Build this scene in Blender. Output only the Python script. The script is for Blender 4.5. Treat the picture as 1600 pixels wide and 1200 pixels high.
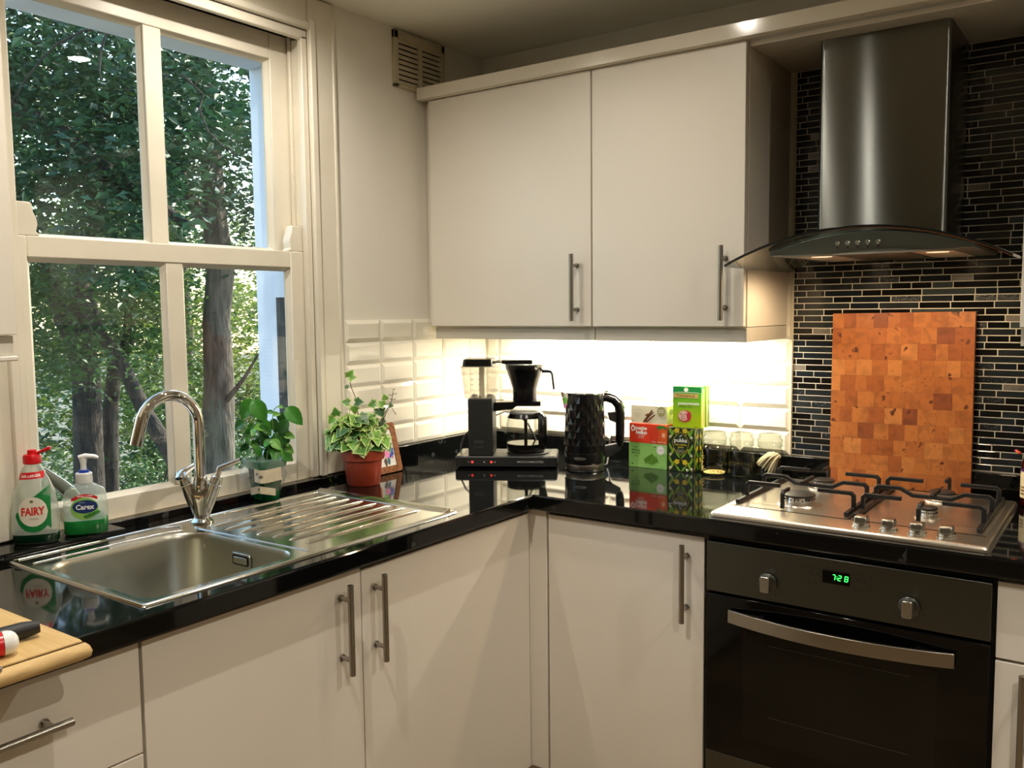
import bpy, bmesh, math, random
from mathutils import Matrix, Vector

random.seed(7)
SC = bpy.context.scene
COL = SC.collection
for _o in list(bpy.data.objects):
    bpy.data.objects.remove(_o)

# ------------------------------------------------------------------ camera, world, exposure
cam_d = bpy.data.cameras.new('camera')
cam_d.sensor_width = 36
cam_d.lens = 31.0111
cam_d.clip_start = 0.02
cam = bpy.data.objects.new('camera', cam_d)
COL.objects.link(cam)
_r = Vector((0.8139024518, 0.5809014661, -0.0107835785))
_u = Vector((-0.040098946, 0.0746794457, 0.9964010512))
_f = Vector((-0.5796161431, 0.8105408485, -0.0840753205))
CAMP = Vector((1.9122713824, -2.5163821089, 1.3975938643))
cam.matrix_world = Matrix(((_r.x, _u.x, -_f.x, CAMP.x), (_r.y, _u.y, -_f.y, CAMP.y), (_r.z, _u.z, -_f.z, CAMP.z), (0, 0, 0, 1)))
SC.camera = cam
SC.view_settings.view_transform = 'Standard'
SC.view_settings.look = 'None'
SC.view_settings.exposure = 0.0
SC.view_settings.gamma = 1.0
SC.view_settings.use_curve_mapping = False
SC.cycles.max_bounces = 10
SC.cycles.transparent_max_bounces = 24
SC.cycles.caustics_reflective = False
SC.cycles.caustics_refractive = False
SC.cycles.sample_clamp_indirect = 6
SC.cycles.use_denoising = True
SKY_STRENGTH = 0.72
SUN_STRENGTH = 11.0
SPOT_POWER = (10, 44, 44, 54, 22)
UNDER_POWER = 16
HOOD_POWER = 5.0
WARM = (1.0, 0.93, 0.82)
world = bpy.data.worlds.new('world')
SC.world = world
world.use_nodes = True
_nt = world.node_tree
_sky = _nt.nodes.new('ShaderNodeTexSky')
_sky.sky_type = 'NISHITA'
_sky.sun_disc = False
_sky.sun_elevation = math.radians(38)
_sky.sun_rotation = math.radians(-20)
_sky.air_density = 1.3
_sky.ozone_density = 2.5
_bg = _nt.nodes['Background']
_bg.inputs['Strength'].default_value = SKY_STRENGTH
_nt.links.new(_sky.outputs['Color'], _bg.inputs['Color'])


def light(name, kind, loc, power, color=WARM, rot=(0, 0, 0), **kw):
    d = bpy.data.lights.new(name, kind)
    d.energy = power
    d.color = color
    for k, v in kw.items():
        setattr(d, k, v)
    o = bpy.data.objects.new(name, d)
    o.location = loc
    o.rotation_euler = rot
    COL.objects.link(o)
    return o


# late sun, high over the roof of the next house: comes along the wall and lights the trees only
light('sun', 'SUN', (-3, 6, 6), SUN_STRENGTH, (1.0, 0.9, 0.72), (math.radians(48), 0, math.radians(172)), angle=0.01)
DOWN = [(0.90, -0.863), (0.90, -1.86), (2.35, -0.9), (2.35, -2.1), (0.26, -1.12)]  # last entry is an added fill lamp for the window wall and cabinet doors
for (_x, _y), _p in zip(DOWN, SPOT_POWER):
    light('downlight_lamp', 'SPOT', (_x, _y, 2.254), _p, WARM, spot_size=math.radians(166), spot_blend=1.0, shadow_soft_size=0.006)
light('under_cabinet_lamp', 'AREA', (0.60, -0.115, 1.322), UNDER_POWER, (1.0, 0.91, 0.74), shape='RECTANGLE', size=0.80, size_y=0.03)
for _x in (1.265, 1.525):
    light('hood_lamp', 'SPOT', (_x, -0.30, 1.507), HOOD_POWER, (1.0, 0.74, 0.46), spot_size=math.radians(176), spot_blend=0.5, shadow_soft_size=0.025)

# ------------------------------------------------------------------ helpers
PI = math.pi


def lin(r, g, b):
    f = lambda c: c / 12.92 if c <= 0.04045 else ((c + 0.055) / 1.055) ** 2.4
    return (f(r / 255), f(g / 255), f(b / 255), 1)


MATS = {}


def M(name, col, rough=0.5, metal=0.0, noise=None, bump=None, emit=None, coat=0.0, spec=0.5, aniso=0.0, stretch=(1, 1, 1), rvar=None, sub=None, trans=0.0):
    if name in MATS:
        return MATS[name]
    m = bpy.data.materials.new(name)
    m.use_nodes = True
    nt = m.node_tree
    b = nt.nodes['Principled BSDF']
    b.inputs['Base Color'].default_value = col
    b.inputs['Roughness'].default_value = rough
    b.inputs['Metallic'].default_value = metal
    b.inputs['Specular IOR Level'].default_value = spec
    b.inputs['Coat Weight'].default_value = coat
    b.inputs['Coat Roughness'].default_value = 0.05
    b.inputs['Anisotropic'].default_value = aniso
    b.inputs['Transmission Weight'].default_value = trans
    if aniso:
        tg = nt.nodes.new('ShaderNodeTangent')
        tg.direction_type = 'RADIAL'
        tg.axis = 'Z'
        nt.links.new(tg.outputs[0], b.inputs['Tangent'])
        b.inputs['Anisotropic Rotation'].default_value = 0.25
    if sub:
        b.inputs['Subsurface Weight'].default_value = sub
    if emit:
        b.inputs['Emission Color'].default_value = emit[0]
        b.inputs['Emission Strength'].default_value = emit[1]
    if noise or bump or rvar:
        tc = nt.nodes.new('ShaderNodeTexCoord')
        mp = nt.nodes.new('ShaderNodeMapping')
        mp.inputs['Scale'].default_value = stretch
        nt.links.new(tc.outputs['Object'], mp.inputs['Vector'])
    if noise:
        sc, col2, lo, hi = noise
        n = nt.nodes.new('ShaderNodeTexNoise')
        n.inputs['Scale'].default_value = sc
        n.inputs['Detail'].default_value = 6
        nt.links.new(mp.outputs['Vector'], n.inputs['Vector'])
        r = nt.nodes.new('ShaderNodeValToRGB')
        r.color_ramp.elements[0].position = lo
        r.color_ramp.elements[0].color = col
        r.color_ramp.elements[1].position = hi
        r.color_ramp.elements[1].color = col2
        nt.links.new(n.outputs['Fac'], r.inputs['Fac'])
        nt.links.new(r.outputs['Color'], b.inputs['Base Color'])
    if rvar:
        n = nt.nodes.new('ShaderNodeTexNoise')
        n.inputs['Scale'].default_value = rvar[0]
        nt.links.new(mp.outputs['Vector'], n.inputs['Vector'])
        mr = nt.nodes.new('ShaderNodeMapRange')
        mr.inputs['To Min'].default_value = rvar[1]
        mr.inputs['To Max'].default_value = rvar[2]
        nt.links.new(n.outputs['Fac'], mr.inputs['Value'])
        nt.links.new(mr.outputs['Result'], b.inputs['Roughness'])
    if bump:
        n = nt.nodes.new('ShaderNodeTexNoise')
        n.inputs['Scale'].default_value = bump[0]
        n.inputs['Detail'].default_value = 4
        nt.links.new(mp.outputs['Vector'], n.inputs['Vector'])
        bp = nt.nodes.new('ShaderNodeBump')
        bp.inputs['Strength'].default_value = bump[1]
        bp.inputs['Distance'].default_value = bump[2]
        nt.links.new(n.outputs['Fac'], bp.inputs['Height'])
        nt.links.new(bp.outputs['Normal'], b.inputs['Normal'])
    MATS[name] = m
    return m


def glass(name, tint=(1, 1, 1, 1), ior=1.5, edge=None, rough=0.0, body=0.0, bodycol=(1, 1, 1, 1), rim=None):
    """thin sheet of glass or clear plastic: transmits with a tint, reflects by Fresnel"""
    m = bpy.data.materials.new(name)
    m.use_nodes = True
    nt = m.node_tree
    nt.nodes.clear()
    out = nt.nodes.new('ShaderNodeOutputMaterial')
    tr = nt.nodes.new('ShaderNodeBsdfTransparent')
    tr.inputs['Color'].default_value = tint
    if rim:                                            # seen edge-on the sheet is thicker, so it absorbs more
        l2 = nt.nodes.new('ShaderNodeLayerWeight')
        l2.inputs['Blend'].default_value = 0.5
        p2 = nt.nodes.new('ShaderNodeMath')
        p2.operation = 'POWER'
        p2.inputs[1].default_value = 3.0
        nt.links.new(l2.outputs['Facing'], p2.inputs[0])
        cm = nt.nodes.new('ShaderNodeMix')
        cm.data_type = 'RGBA'
        cm.inputs[6].default_value = tint
        cm.inputs[7].default_value = rim
        nt.links.new(p2.outputs[0], cm.inputs['Factor'])
        nt.links.new(cm.outputs[2], tr.inputs['Color'])
    gl = nt.nodes.new('ShaderNodeBsdfGlossy')
    gl.inputs['Roughness'].default_value = rough
    lw = nt.nodes.new('ShaderNodeLayerWeight')       # Schlick's form, the same from both faces of a thin sheet
    lw.inputs['Blend'].default_value = 0.5
    pw = nt.nodes.new('ShaderNodeMath')
    pw.operation = 'POWER'
    pw.inputs[1].default_value = 5.0
    nt.links.new(lw.outputs['Facing'], pw.inputs[0])
    fr = nt.nodes.new('ShaderNodeMapRange')
    fr.inputs['To Min'].default_value = ((ior - 1) / (ior + 1)) ** 2
    fr.inputs['To Max'].default_value = 1.0 if edge is None else edge
    nt.links.new(pw.outputs[0], fr.inputs['Value'])
    mx = nt.nodes.new('ShaderNodeMixShader')
    nt.links.new(fr.outputs['Result'], mx.inputs['Fac'])
    src = tr
    if body > 0:
        df = nt.nodes.new('ShaderNodeBsdfTranslucent')
        df.inputs['Color'].default_value = bodycol
        d2 = nt.nodes.new('ShaderNodeBsdfDiffuse')
        d2.inputs['Color'].default_value = bodycol
        ad = nt.nodes.new('ShaderNodeMixShader')
        nt.links.new(df.outputs[0], ad.inputs[1])
        nt.links.new(d2.outputs[0], ad.inputs[2])
        m2 = nt.nodes.new('ShaderNodeMixShader')
        m2.inputs['Fac'].default_value = body
        nt.links.new(tr.outputs[0], m2.inputs[1])
        nt.links.new(ad.outputs[0], m2.inputs[2])
        src = m2
    nt.links.new(src.outputs[0], mx.inputs[1])
    nt.links.new(gl.outputs[0], mx.inputs[2])
    nt.links.new(mx.outputs[0], out.inputs['Surface'])
    MATS[name] = m
    return m


class MB:
    def __init__(s):
        s.v, s.f, s.m, s.mi = [], [], [], 0

    def add(s, vs, fs):
        o = len(s.v)
        s.v += [tuple(map(float, p)) for p in vs]
        for f in fs:
            s.f.append(tuple(i + o for i in f))
            s.m.append(s.mi)
        return s

    def box(s, x0, y0, z0, x1, y1, z1):
        x0, x1 = min(x0, x1), max(x0, x1)
        y0, y1 = min(y0, y1), max(y0, y1)
        z0, z1 = min(z0, z1), max(z0, z1)
        return s.add([(x0, y0, z0), (x1, y0, z0), (x1, y1, z0), (x0, y1, z0), (x0, y0, z1), (x1, y0, z1), (x1, y1, z1), (x0, y1, z1)],
                     [(0, 3, 2, 1), (4, 5, 6, 7), (0, 1, 5, 4), (1, 2, 6, 5), (2, 3, 7, 6), (3, 0, 4, 7)])

    def loft(s, rings, cap0=True, cap1=True, close=True):
        n = len(rings[0])
        vs = [p for r in rings for p in r]
        fs = []
        for k in range(len(rings) - 1):
            for i in range(n if close else n - 1):
                j = (i + 1) % n
                fs.append((k * n + i, k * n + j, (k + 1) * n + j, (k + 1) * n + i))
        if cap0:
            fs.append(tuple(reversed(range(n))))
        if cap1:
            fs.append(tuple(range((len(rings) - 1) * n, len(rings) * n)))
        return s.add(vs, fs)

    def tube(s, pts, r, n=8, caps=True, sx=1.0):
        pts = [Vector(p) for p in pts]
        rs = r if isinstance(r, (list, tuple)) else [r] * len(pts)
        rings = []
        prev = None
        for i, p in enumerate(pts):
            if i == 0:
                t = pts[1] - p
            elif i == len(pts) - 1:
                t = p - pts[i - 1]
            else:
                t = (pts[i + 1] - p).normalized() + (p - pts[i - 1]).normalized()
            t.normalize()
            if prev is None:
                a = Vector((0, 0, 1)) if abs(t.z) < 0.9 else Vector((1, 0, 0))
                a = (a - t * a.dot(t)).normalized()
            else:
                a = (prev - t * prev.dot(t)).normalized()
            prev = a
            b = t.cross(a)
            rings.append([p + a * rs[i] * math.cos(2 * PI * k / n) + b * rs[i] * sx * math.sin(2 * PI * k / n) for k in range(n)])
        return s.loft(rings, caps, caps)

    def bar(s, pts, w, h):
        """square-section bar along pts, h measured along z where it can be"""
        pts = [Vector(p) for p in pts]
        rings = []
        for i, p in enumerate(pts):
            a = (p - pts[i - 1]).normalized() if i else None
            c = (pts[i + 1] - p).normalized() if i < len(pts) - 1 else None
            t = ((a or c) + (c or a)).normalized()
            hd = Vector((t.x, t.y, 0))
            if hd.length < 1e-3:
                q = c or a
                for k in list(range(i, len(pts))) + list(range(i, -1, -1)):
                    d = pts[min(k + 1, len(pts) - 1)] - pts[k if k < len(pts) - 1 else k - 1]
                    if Vector((d.x, d.y, 0)).length > 1e-3:
                        hd = Vector((d.x, d.y, 0))
                        break
            hd.normalize()
            side = Vector((-hd.y, hd.x, 0))
            up = side.cross(t) * -1
            if up.length < 1e-6:
                up = Vector((0, 0, 1))
            up.normalize()
            sc = 1.0
            if a is not None and c is not None:
                sc = 1 / max(0.5, math.cos(a.angle(c) / 2))
            rings.append([p + side * w / 2 + up * h / 2 * sc, p - side * w / 2 + up * h / 2 * sc, p - side * w / 2 - up * h / 2 * sc, p + side * w / 2 - up * h / 2 * sc])
        return s.loft(rings)

    def cyl(s, p0, p1, r0, r1=None, n=20):
        return s.tube([p0, p1], [r0, r0 if r1 is None else r1], n)

    def lathe(s, prof, n=28, c=(0, 0, 0), sx=1.0, sy=1.0, cap0=True, cap1=True, sup=2.0):
        rings = []
        for r, z in prof:
            ring = []
            for k in range(n):
                a = 2 * PI * k / n
                ca, sa = math.cos(a), math.sin(a)
                if sup != 2.0:
                    q = (abs(ca) ** sup + abs(sa) ** sup) ** (-1 / sup)
                    ca, sa = ca * q, sa * q
                ring.append((c[0] + r * sx * ca, c[1] + r * sy * sa, c[2] + z))
            rings.append(ring)
        return s.loft(rings, cap0, cap1)

    def prism(s, poly, a0, a1, axis='z'):
        def P(p, a):
            if axis == 'z':
                return (p[0], p[1], a)
            if axis == 'y':
                return (p[0], a, p[1])
            return (a, p[0], p[1])
        return s.loft([[P(p, a0) for p in poly], [P(p, a1) for p in poly]])

    def poly(s, pts):
        return s.add(pts, [tuple(range(len(pts)))])

    def disc(s, o, r, u, rad, n=20, ry=None, a0=0, a1=2 * PI):
        o, r, u = Vector(o), Vector(r).normalized(), Vector(u).normalized()
        ry = ry or rad
        full = abs(a1 - a0 - 2 * PI) < 1e-6
        k = n if full else n + 1
        return s.poly([o + r * rad * math.cos(a0 + (a1 - a0) * i / n) + u * ry * math.sin(a0 + (a1 - a0) * i / n) for i in range(k)])

    def text(s, txt, size, o, r=(1, 0, 0), u=(0, 0, 1), fit=None, align='CENTER', bold=0.0, warp=None, shear=0.0):
        vs, fs = text_mesh(txt, bold, shear)
        xs = [p[0] for p in vs]
        w = max(xs) - min(xs)
        cx = (max(xs) + min(xs)) / 2
        k = fit / (w * size) if fit else 1.0
        o, r, u = Vector(o), Vector(r).normalized(), Vector(u).normalized()
        out = []
        for x, y in vs:
            X = ((x - cx) if align == 'CENTER' else (x - min(xs))) * size * k
            Y = y * size
            out.append(warp(X, Y) if warp else o + r * X + u * Y)
        return s.add(out, fs)

    def shift(s, d):
        s.v = [(p[0] + d[0], p[1] + d[1], p[2] + d[2]) for p in s.v]
        return s


_TX = {}


def text_mesh(txt, bold=0.0, shear=0.0):
    key = (txt, bold, shear)
    if key not in _TX:
        c = bpy.data.curves.new('text_tmp', 'FONT')
        c.body = txt
        c.size = 1.0
        c.offset = bold
        c.shear = shear
        c.resolution_u = 2
        o = bpy.data.objects.new('text_tmp', c)
        COL.objects.link(o)
        dg = bpy.context.evaluated_depsgraph_get()
        me = bpy.data.meshes.new_from_object(o.evaluated_get(dg))
        _TX[key] = ([(v.co.x, v.co.y) for v in me.vertices], [tuple(p.vertices) for p in me.polygons])
        bpy.data.objects.remove(o)
        bpy.data.curves.remove(c)
        bpy.data.meshes.remove(me)
    return _TX[key]


WM = {}          # world matrix of every root and part made here


def tag(o, label=None, cat=None, group=None, kind=None):
    if label:
        o['label'] = label
    if cat:
        o['category'] = cat
    if group:
        o['group'] = group
    if kind:
        o['kind'] = kind
    return o


def root(name, label, cat, loc=(0, 0, 0), rz=0.0, group=None, rx=0.0, ry=0.0):
    o = bpy.data.objects.new(name, None)
    o.empty_display_size = 0.05
    COL.objects.link(o)
    o.location = loc
    o.rotation_euler = (rx, ry, rz)
    WM[o.name] = Matrix.Translation(loc) @ o.rotation_euler.to_matrix().to_4x4()
    return tag(o, label, cat, group)


def mesh(name, mb, mats, smooth=None):
    me = bpy.data.meshes.new(name)
    me.from_pydata(mb.v, [], mb.f)
    for m in (mats if isinstance(mats, (list, tuple)) else [mats]):
        me.materials.append(m)
    if max(mb.m, default=0) > 0:
        me.polygons.foreach_set('material_index', mb.m)
    if smooth is not None:
        me.polygons.foreach_set('use_smooth', [True] * len(mb.f))
        me.update()
        if smooth < 180:
            me.set_sharp_from_angle(angle=math.radians(smooth))
    me.update()
    return me


def part(name, parent, mb, mats, smooth=None, bevel=None, label=None, kind=None, world=True, seg=2, at=None):
    """one mesh object; mb is in world coordinates unless world=False; at = origin in the same coordinates"""
    m0 = WM[parent.name] if parent is not None else Matrix.Identity(4)
    if at is not None:
        mloc = (m0.inverted() if world else Matrix.Identity(4)) @ Vector(at)
    else:
        mloc = Vector((0, 0, 0))
    inv = Matrix.Translation(-mloc) @ (m0.inverted() if world else Matrix.Identity(4))
    mb2 = MB()
    mb2.f, mb2.m = mb.f, mb.m
    mb2.v = [tuple(inv @ Vector(p)) for p in mb.v]
    o = bpy.data.objects.new(name, mesh(name, mb2, mats, smooth))
    COL.objects.link(o)
    if parent is not None:
        o.parent = parent
    o.location = mloc
    WM[o.name] = m0 @ Matrix.Translation(mloc)
    if bevel:
        bv = o.modifiers.new('bevel', 'BEVEL')
        bv.width = bevel
        bv.segments = seg
        bv.limit_method = 'ANGLE'
        bv.angle_limit = math.radians(35)
        bv.harden_normals = False
        if smooth is None:
            o.data.polygons.foreach_set('use_smooth', [True] * len(o.data.polygons))
            o.data.set_sharp_from_angle(angle=math.radians(50))
    return tag(o, label, None, None, kind)


def thing(name, mb, mats, label, cat, at, **kw):
    g = kw.pop('group', None)
    o = part(name, None, mb, mats, at=at, **kw)
    return tag(o, label, cat, g)


def struct(name, mb, mats, parent=None, **kw):
    return part(name, parent, mb, mats, kind='structure', **kw)


def copy_part(src, parent, loc, name=None, mat=None):
    c = src.copy()
    COL.objects.link(c)
    c.parent = parent
    c.location = loc
    if mat is not None:
        c.material_slots[0].link = 'OBJECT'
        c.material_slots[0].material = mat
    return c


def rrect(x0, y0, x1, y1, r, n=5):
    rs = r if isinstance(r, (list, tuple)) else [r] * 4
    pts = []
    for (cx, cy, a0), q in zip(((x1, y1, 0), (x0, y1, PI / 2), (x0, y0, PI), (x1, y0, 1.5 * PI)), rs):
        sx = -1 if cx == x1 else 1
        sy = -1 if cy == y1 else 1
        for k in range(n + 1):
            a = a0 + PI / 2 * k / n
            pts.append((cx + sx * q + q * math.cos(a), cy + sy * q + q * math.sin(a)))
    return pts


# ------------------------------------------------------------------ materials
wall_m = M('wall_paint', lin(238, 233, 220), 0.6, noise=(3, lin(232, 226, 212), 0.4, 0.7), bump=(60, 0.08, 0.002))
ceil_m = M('ceiling_paint', lin(240, 236, 222), 0.8, bump=(40, 0.1, 0.002))
wood_white = M('white_gloss_paint', lin(228, 220, 202), 0.35, noise=(6, lin(218, 209, 190), 0.45, 0.75), bump=(35, 0.06, 0.002))
cab_m = M('white_cabinet_laminate', lin(226, 219, 206), 0.38, noise=(2.5, lin(222, 214, 200), 0.4, 0.7))
cab_in = M('white_carcass_board', lin(222, 214, 198), 0.5)
grey_edge = M('grey_pelmet_board', lin(196, 190, 176), 0.5)
steel = M('brushed_steel', lin(190, 188, 180), 0.3, 1.0, noise=(2, lin(176, 174, 166), 0.3, 0.7), stretch=(1, 1, 60), aniso=0.5, rvar=(40, 0.24, 0.36))
steel_dark = M('dark_brushed_steel', lin(96, 98, 92), 0.32, 1.0, stretch=(60, 1, 1), rvar=(30, 0.28, 0.4))
steel_sink = M('sink_steel', lin(214, 214, 206), 0.14, 1.0, stretch=(1, 1, 1), rvar=(5, 0.12, 0.17))
steel_bowl = M('sink_bowl_steel', lin(184, 184, 172), 0.3, 1.0, rvar=(20, 0.24, 0.38))
handle_m = M('handle_steel', lin(160, 156, 146), 0.3, 1.0)
chrome = M('chrome', lin(225, 224, 220), 0.05, 1.0)
black_gloss = M('gloss_black_plastic', lin(12, 12, 13), 0.18)
black_matt = M('matt_black', lin(14, 14, 14), 0.5)
iron = M('cast_iron', lin(11, 10, 10), 0.42, bump=(200, 0.15, 0.001))
black_glass = M('oven_black_glass', lin(4, 4, 4), 0.06, spec=0.35)
dark_gap = M('dark_gap', lin(14, 13, 12), 0.8)
white_plastic = M('white_plastic', lin(230, 230, 226), 0.3)
red_plastic = M('red_plastic', lin(205, 20, 28), 0.3)
grout_m = M('grout', lin(232, 225, 208), 0.85, bump=(150, 0.2, 0.001))
tile_m = M('white_tile_glaze', lin(236, 230, 214), 0.08, coat=0.3)


def granite():
    m = bpy.data.materials.new('black_granite')
    m.use_nodes = True
    nt = m.node_tree
    b = nt.nodes['Principled BSDF']
    tc = nt.nodes.new('ShaderNodeTexCoord')
    v = nt.nodes.new('ShaderNodeTexVoronoi')
    v.inputs['Scale'].default_value = 55
    n = nt.nodes.new('ShaderNodeTexNoise')
    n.inputs['Scale'].default_value = 26
    n.inputs['Detail'].default_value = 5
    nt.links.new(tc.outputs['Object'], v.inputs['Vector'])
    nt.links.new(tc.outputs['Object'], n.inputs['Vector'])
    r = nt.nodes.new('ShaderNodeValToRGB')
    e = r.color_ramp.elements
    e[0].position = 0.58
    e[0].color = lin(9, 10, 10)
    e[1].position = 0.74
    e[1].color = lin(84, 88, 84)
    nt.links.new(n.outputs['Fac'], r.inputs['Fac'])
    r2 = nt.nodes.new('ShaderNodeValToRGB')
    r2.color_ramp.elements[0].position = 0.90
    r2.color_ramp.elements[0].color = (0, 0, 0, 1)
    r2.color_ramp.elements[1].position = 0.97
    r2.color_ramp.elements[1].color = (1, 1, 1, 1)
    sp = nt.nodes.new('ShaderNodeSeparateColor')
    nt.links.new(v.outputs['Color'], sp.inputs[0])
    nt.links.new(sp.outputs[0], r2.inputs['Fac'])
    mx = nt.nodes.new('ShaderNodeMix')
    mx.data_type = 'RGBA'
    nt.links.new(r2.outputs['Color'], mx.inputs['Factor'])
    mx.inputs[6].default_value = lin(10, 11, 11)
    nt.links.new(r.outputs['Color'], mx.inputs[7])
    nt.links.new(mx.outputs[2], b.inputs['Base Color'])
    b.inputs['Roughness'].default_value = 0.05
    b.inputs['Specular IOR Level'].default_value = 0.42
    return m


granite_m = granite()

# ------------------------------------------------------------------ room shell
Zc = 0.91
XR, YF, ZH = 4.2, -6.2, 2.265
struct('floor', MB().box(-0.11, YF, -0.05, XR, 0.12, 0), M('wood_floor', lin(150, 128, 98), 0.5, noise=(4, lin(134, 112, 84), 0.4, 0.6)))
struct('ceiling', MB().box(-0.25, YF - 0.1, ZH, XR + 0.1, 0.12, ZH + 0.1), ceil_m)
wall_back = struct('wall_back', MB().box(-0.25, 0.0, 0, XR + 0.1, 0.12, ZH), wall_m)
struct('wall_right', MB().box(XR, YF, 0, XR + 0.1, 0, ZH), wall_m)
struct('wall_front', MB().box(-0.25, YF - 0.1, 0, XR + 0.1, YF, ZH), wall_m)
WY0, WY1, WZ0, WZ1 = -1.62, -0.806, 0.905, 2.166
wl = MB()
for (x0, x1, y0, y1, z0, z1) in ((-0.11, 0.0, WY0, WY1, WZ0, WZ1),):
    wl.box(x0, YF, 0, x1, y0, ZH).box(x0, y1, 0, x1, 0, ZH).box(x0, y0, 0, x1, y1, z0).box(x0, y0, z1, x1, y1, ZH)
wall_left = struct('wall_left', wl, wall_m)
# outer leaf: white painted masonry round the window, its reveal seen through the panes
ext_m = M('white_masonry_paint', lin(230, 238, 250), 0.7, noise=(7, lin(214, 223, 238), 0.45, 0.8), bump=(14, 0.25, 0.006))  # blue cast of the sky on the shaded reveal is put into this white
wo = MB()
RY0, RY1, RZ1 = -1.64, -0.798, 2.105
wo.box(-0.255, YF, -1.0, -0.112, RY0, ZH + 0.6).box(-0.255, RY1, -1.0, -0.112, 0.12, ZH + 0.6)
wo.box(-0.255, RY0, RZ1, -0.112, RY1, ZH + 0.6).box(-0.255, RY0, -1.0, -0.112, RY1, 0.90)
struct('wall_outer', wo, ext_m, bevel=0.004)
# painted boxing above the window on the left wall meets the ceiling
# ------------------------------------------------------------------ window_1: box sash
win = root('window_1', 'white painted timber box sash window of four panes', 'window', (-0.05, -1.2145, WZ0))
tag(win, kind='structure')
wp = lambda n, mb, m=wood_white, **k: part(n, win, mb, m, bevel=k.pop('bevel', 0.003), kind='structure', **k)
# frame linings
wp('frame', MB().box(-0.111, WY1 - 0.0, 0.905, -0.0, WY1 + 0.006, WZ1).box(-0.111, WY0 - 0.006, 0.905, 0, WY0, WZ1).box(-0.111, WY0, WZ1, 0, WY1, WZ1 + 0.006))
# staff bead (inside) and parting bead
wp('staff_bead', MB().box(-0.012, -0.826, 0.926, 0.006, -0.805, 2.152).box(-0.012, -1.621, 0.926, 0.006, -1.604, 2.152).box(-0.012, -1.621, 2.142, 0.006, -0.805, 2.168))
wp('parting_bead', MB().box(-0.060, -0.822, 1.56, -0.049, -0.8065, 2.160).box(-0.060, -1.6195, 1.56, -0.049, -1.606, 2.160))
wp('pulley_stile', MB().box(-0.0485, -0.8150, 1.6365, -0.0125, -0.8065, 2.150))
wp('sill', MB().box(-0.16, -1.6195, 0.8975, 0.004, -0.8065, 0.921))
# outer lining of the box frame, shadow and dirt painted dark, behind the right lower pane
part('outer_lining', win, MB().box(-0.150, -0.812, 0.93, -0.108, -0.799, 1.44), M('shaded_dirty_timber', lin(62, 66, 66), 0.8, noise=(20, lin(34, 38, 40), 0.4, 0.6), stretch=(4, 4, 0.4)), kind='structure')
part('outer_lining', win, MB().box(-0.150, -0.816, 1.44, -0.108, -0.799, 2.10), ext_m, kind='structure')


def sash(name, x0, x1, ys, zs, bar, botz, topz, y0p, y1p, z0p, z1p):
    """stiles, rails and glazing bar mitred into one frame with a chamfered inner moulding"""
    mb = MB()
    y0, y1 = ys
    mb.box(x0, y0, botz, x1, y0p, topz).box(x0, y1p, botz, x1, y1, topz)
    mb.box(x0, y0p, botz, x1, y1p, z0p).box(x0, y0p, z1p, x1, y1p, topz)
    mb.box(x0, bar[0], z0p, x1 - 0.002, bar[1], z1p)
    # inner mouldings (set back slopes round each pane)
    xm = (x0 + x1) / 2
    for a, b in ((y0p, bar[0]), (bar[1], y1p)):
        e = 0.010
        o = [(x1 - 0.006, a, z0p), (x1 - 0.006, b, z0p), (x1 - 0.006, b, z1p), (x1 - 0.006, a, z1p)]
        i = [(xm, a + e, z0p + e), (xm, b - e, z0p + e), (xm, b - e, z1p - e), (xm, a + e, z1p - e)]
        mb.add(o + i, [(0, 1, 5, 4), (1, 2, 6, 5), (2, 3, 7, 6), (3, 0, 4, 7)])
    return wp(name, mb, bevel=0.0025)


lower = sash('lower_sash', -0.047, -0.015, (-1.603, -0.819), None, (-1.2515, -1.2055), 0.9225, 1.565, -1.579, -0.868, 0.974, 1.5195)
upper = sash('upper_sash', -0.100, -0.062, (-1.6165, -0.8165), None, (-1.2565, -1.2085), 1.530, 2.159, -1.583, -0.880, 1.566, 2.088)
pane_m = glass('window_glass', (0.97, 0.985, 0.98, 1), 1.5)
for (x, a, b, z0, z1, pr) in ((-0.030, -1.57, -1.262, 0.982, 1.511, lower), (-0.030, -1.195, -0.878, 0.982, 1.511, lower),
                              (-0.080, -1.573, -1.267, 1.574, 2.080, upper), (-0.080, -1.198, -0.890, 1.574, 2.080, upper)):
    part('pane', pr, MB().box(x, a, z0, x + 0.003, b, z1), pane_m, kind='structure')
for s, y in ((1, -0.819), (-1, -1.603)):
    og = [(0, 1.565), (-0.052, 1.565), (-0.052, 1.571), (-0.046, 1.573), (-0.050, 1.590), (-0.048, 1.603), (-0.042, 1.615), (-0.040, 1.632), (-0.036, 1.636), (0, 1.636)]
    wp('sash_horn', MB().prism([(y + s * p[0], p[1]) for p in (og if s > 0 else og[::-1])], -0.045, -0.016, 'x'), bevel=0.002)
# architraves
ar = MB()
for y0, y1 in ((-0.805, -0.705), (-1.722, -1.622)):
    lo, hi = y0, y1
    ar.box(0, lo, 0.927, 0.010, hi, 2.262)
    a = lo if y0 > -1 else hi
    s = 1 if y0 > -1 else -1
    ar.box(0.0, a, 0.927, 0.020, a + s * 0.022, 2.20)
    ar.box(0.0, a + s * 0.088, 0.927, 0.013, a + s * 0.10, 2.262)
ar.box(0, -1.622, 2.169, 0.010, -0.805, 2.262).box(0, -1.622, 2.169, 0.020, -0.805, 2.19)
struct('trim_1', ar, wood_white, bevel=0.004)

# ------------------------------------------------------------------ white bevelled wall tiles, joint by joint
TW, TH, TZ0 = 0.148, 0.0666, 0.972


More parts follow.
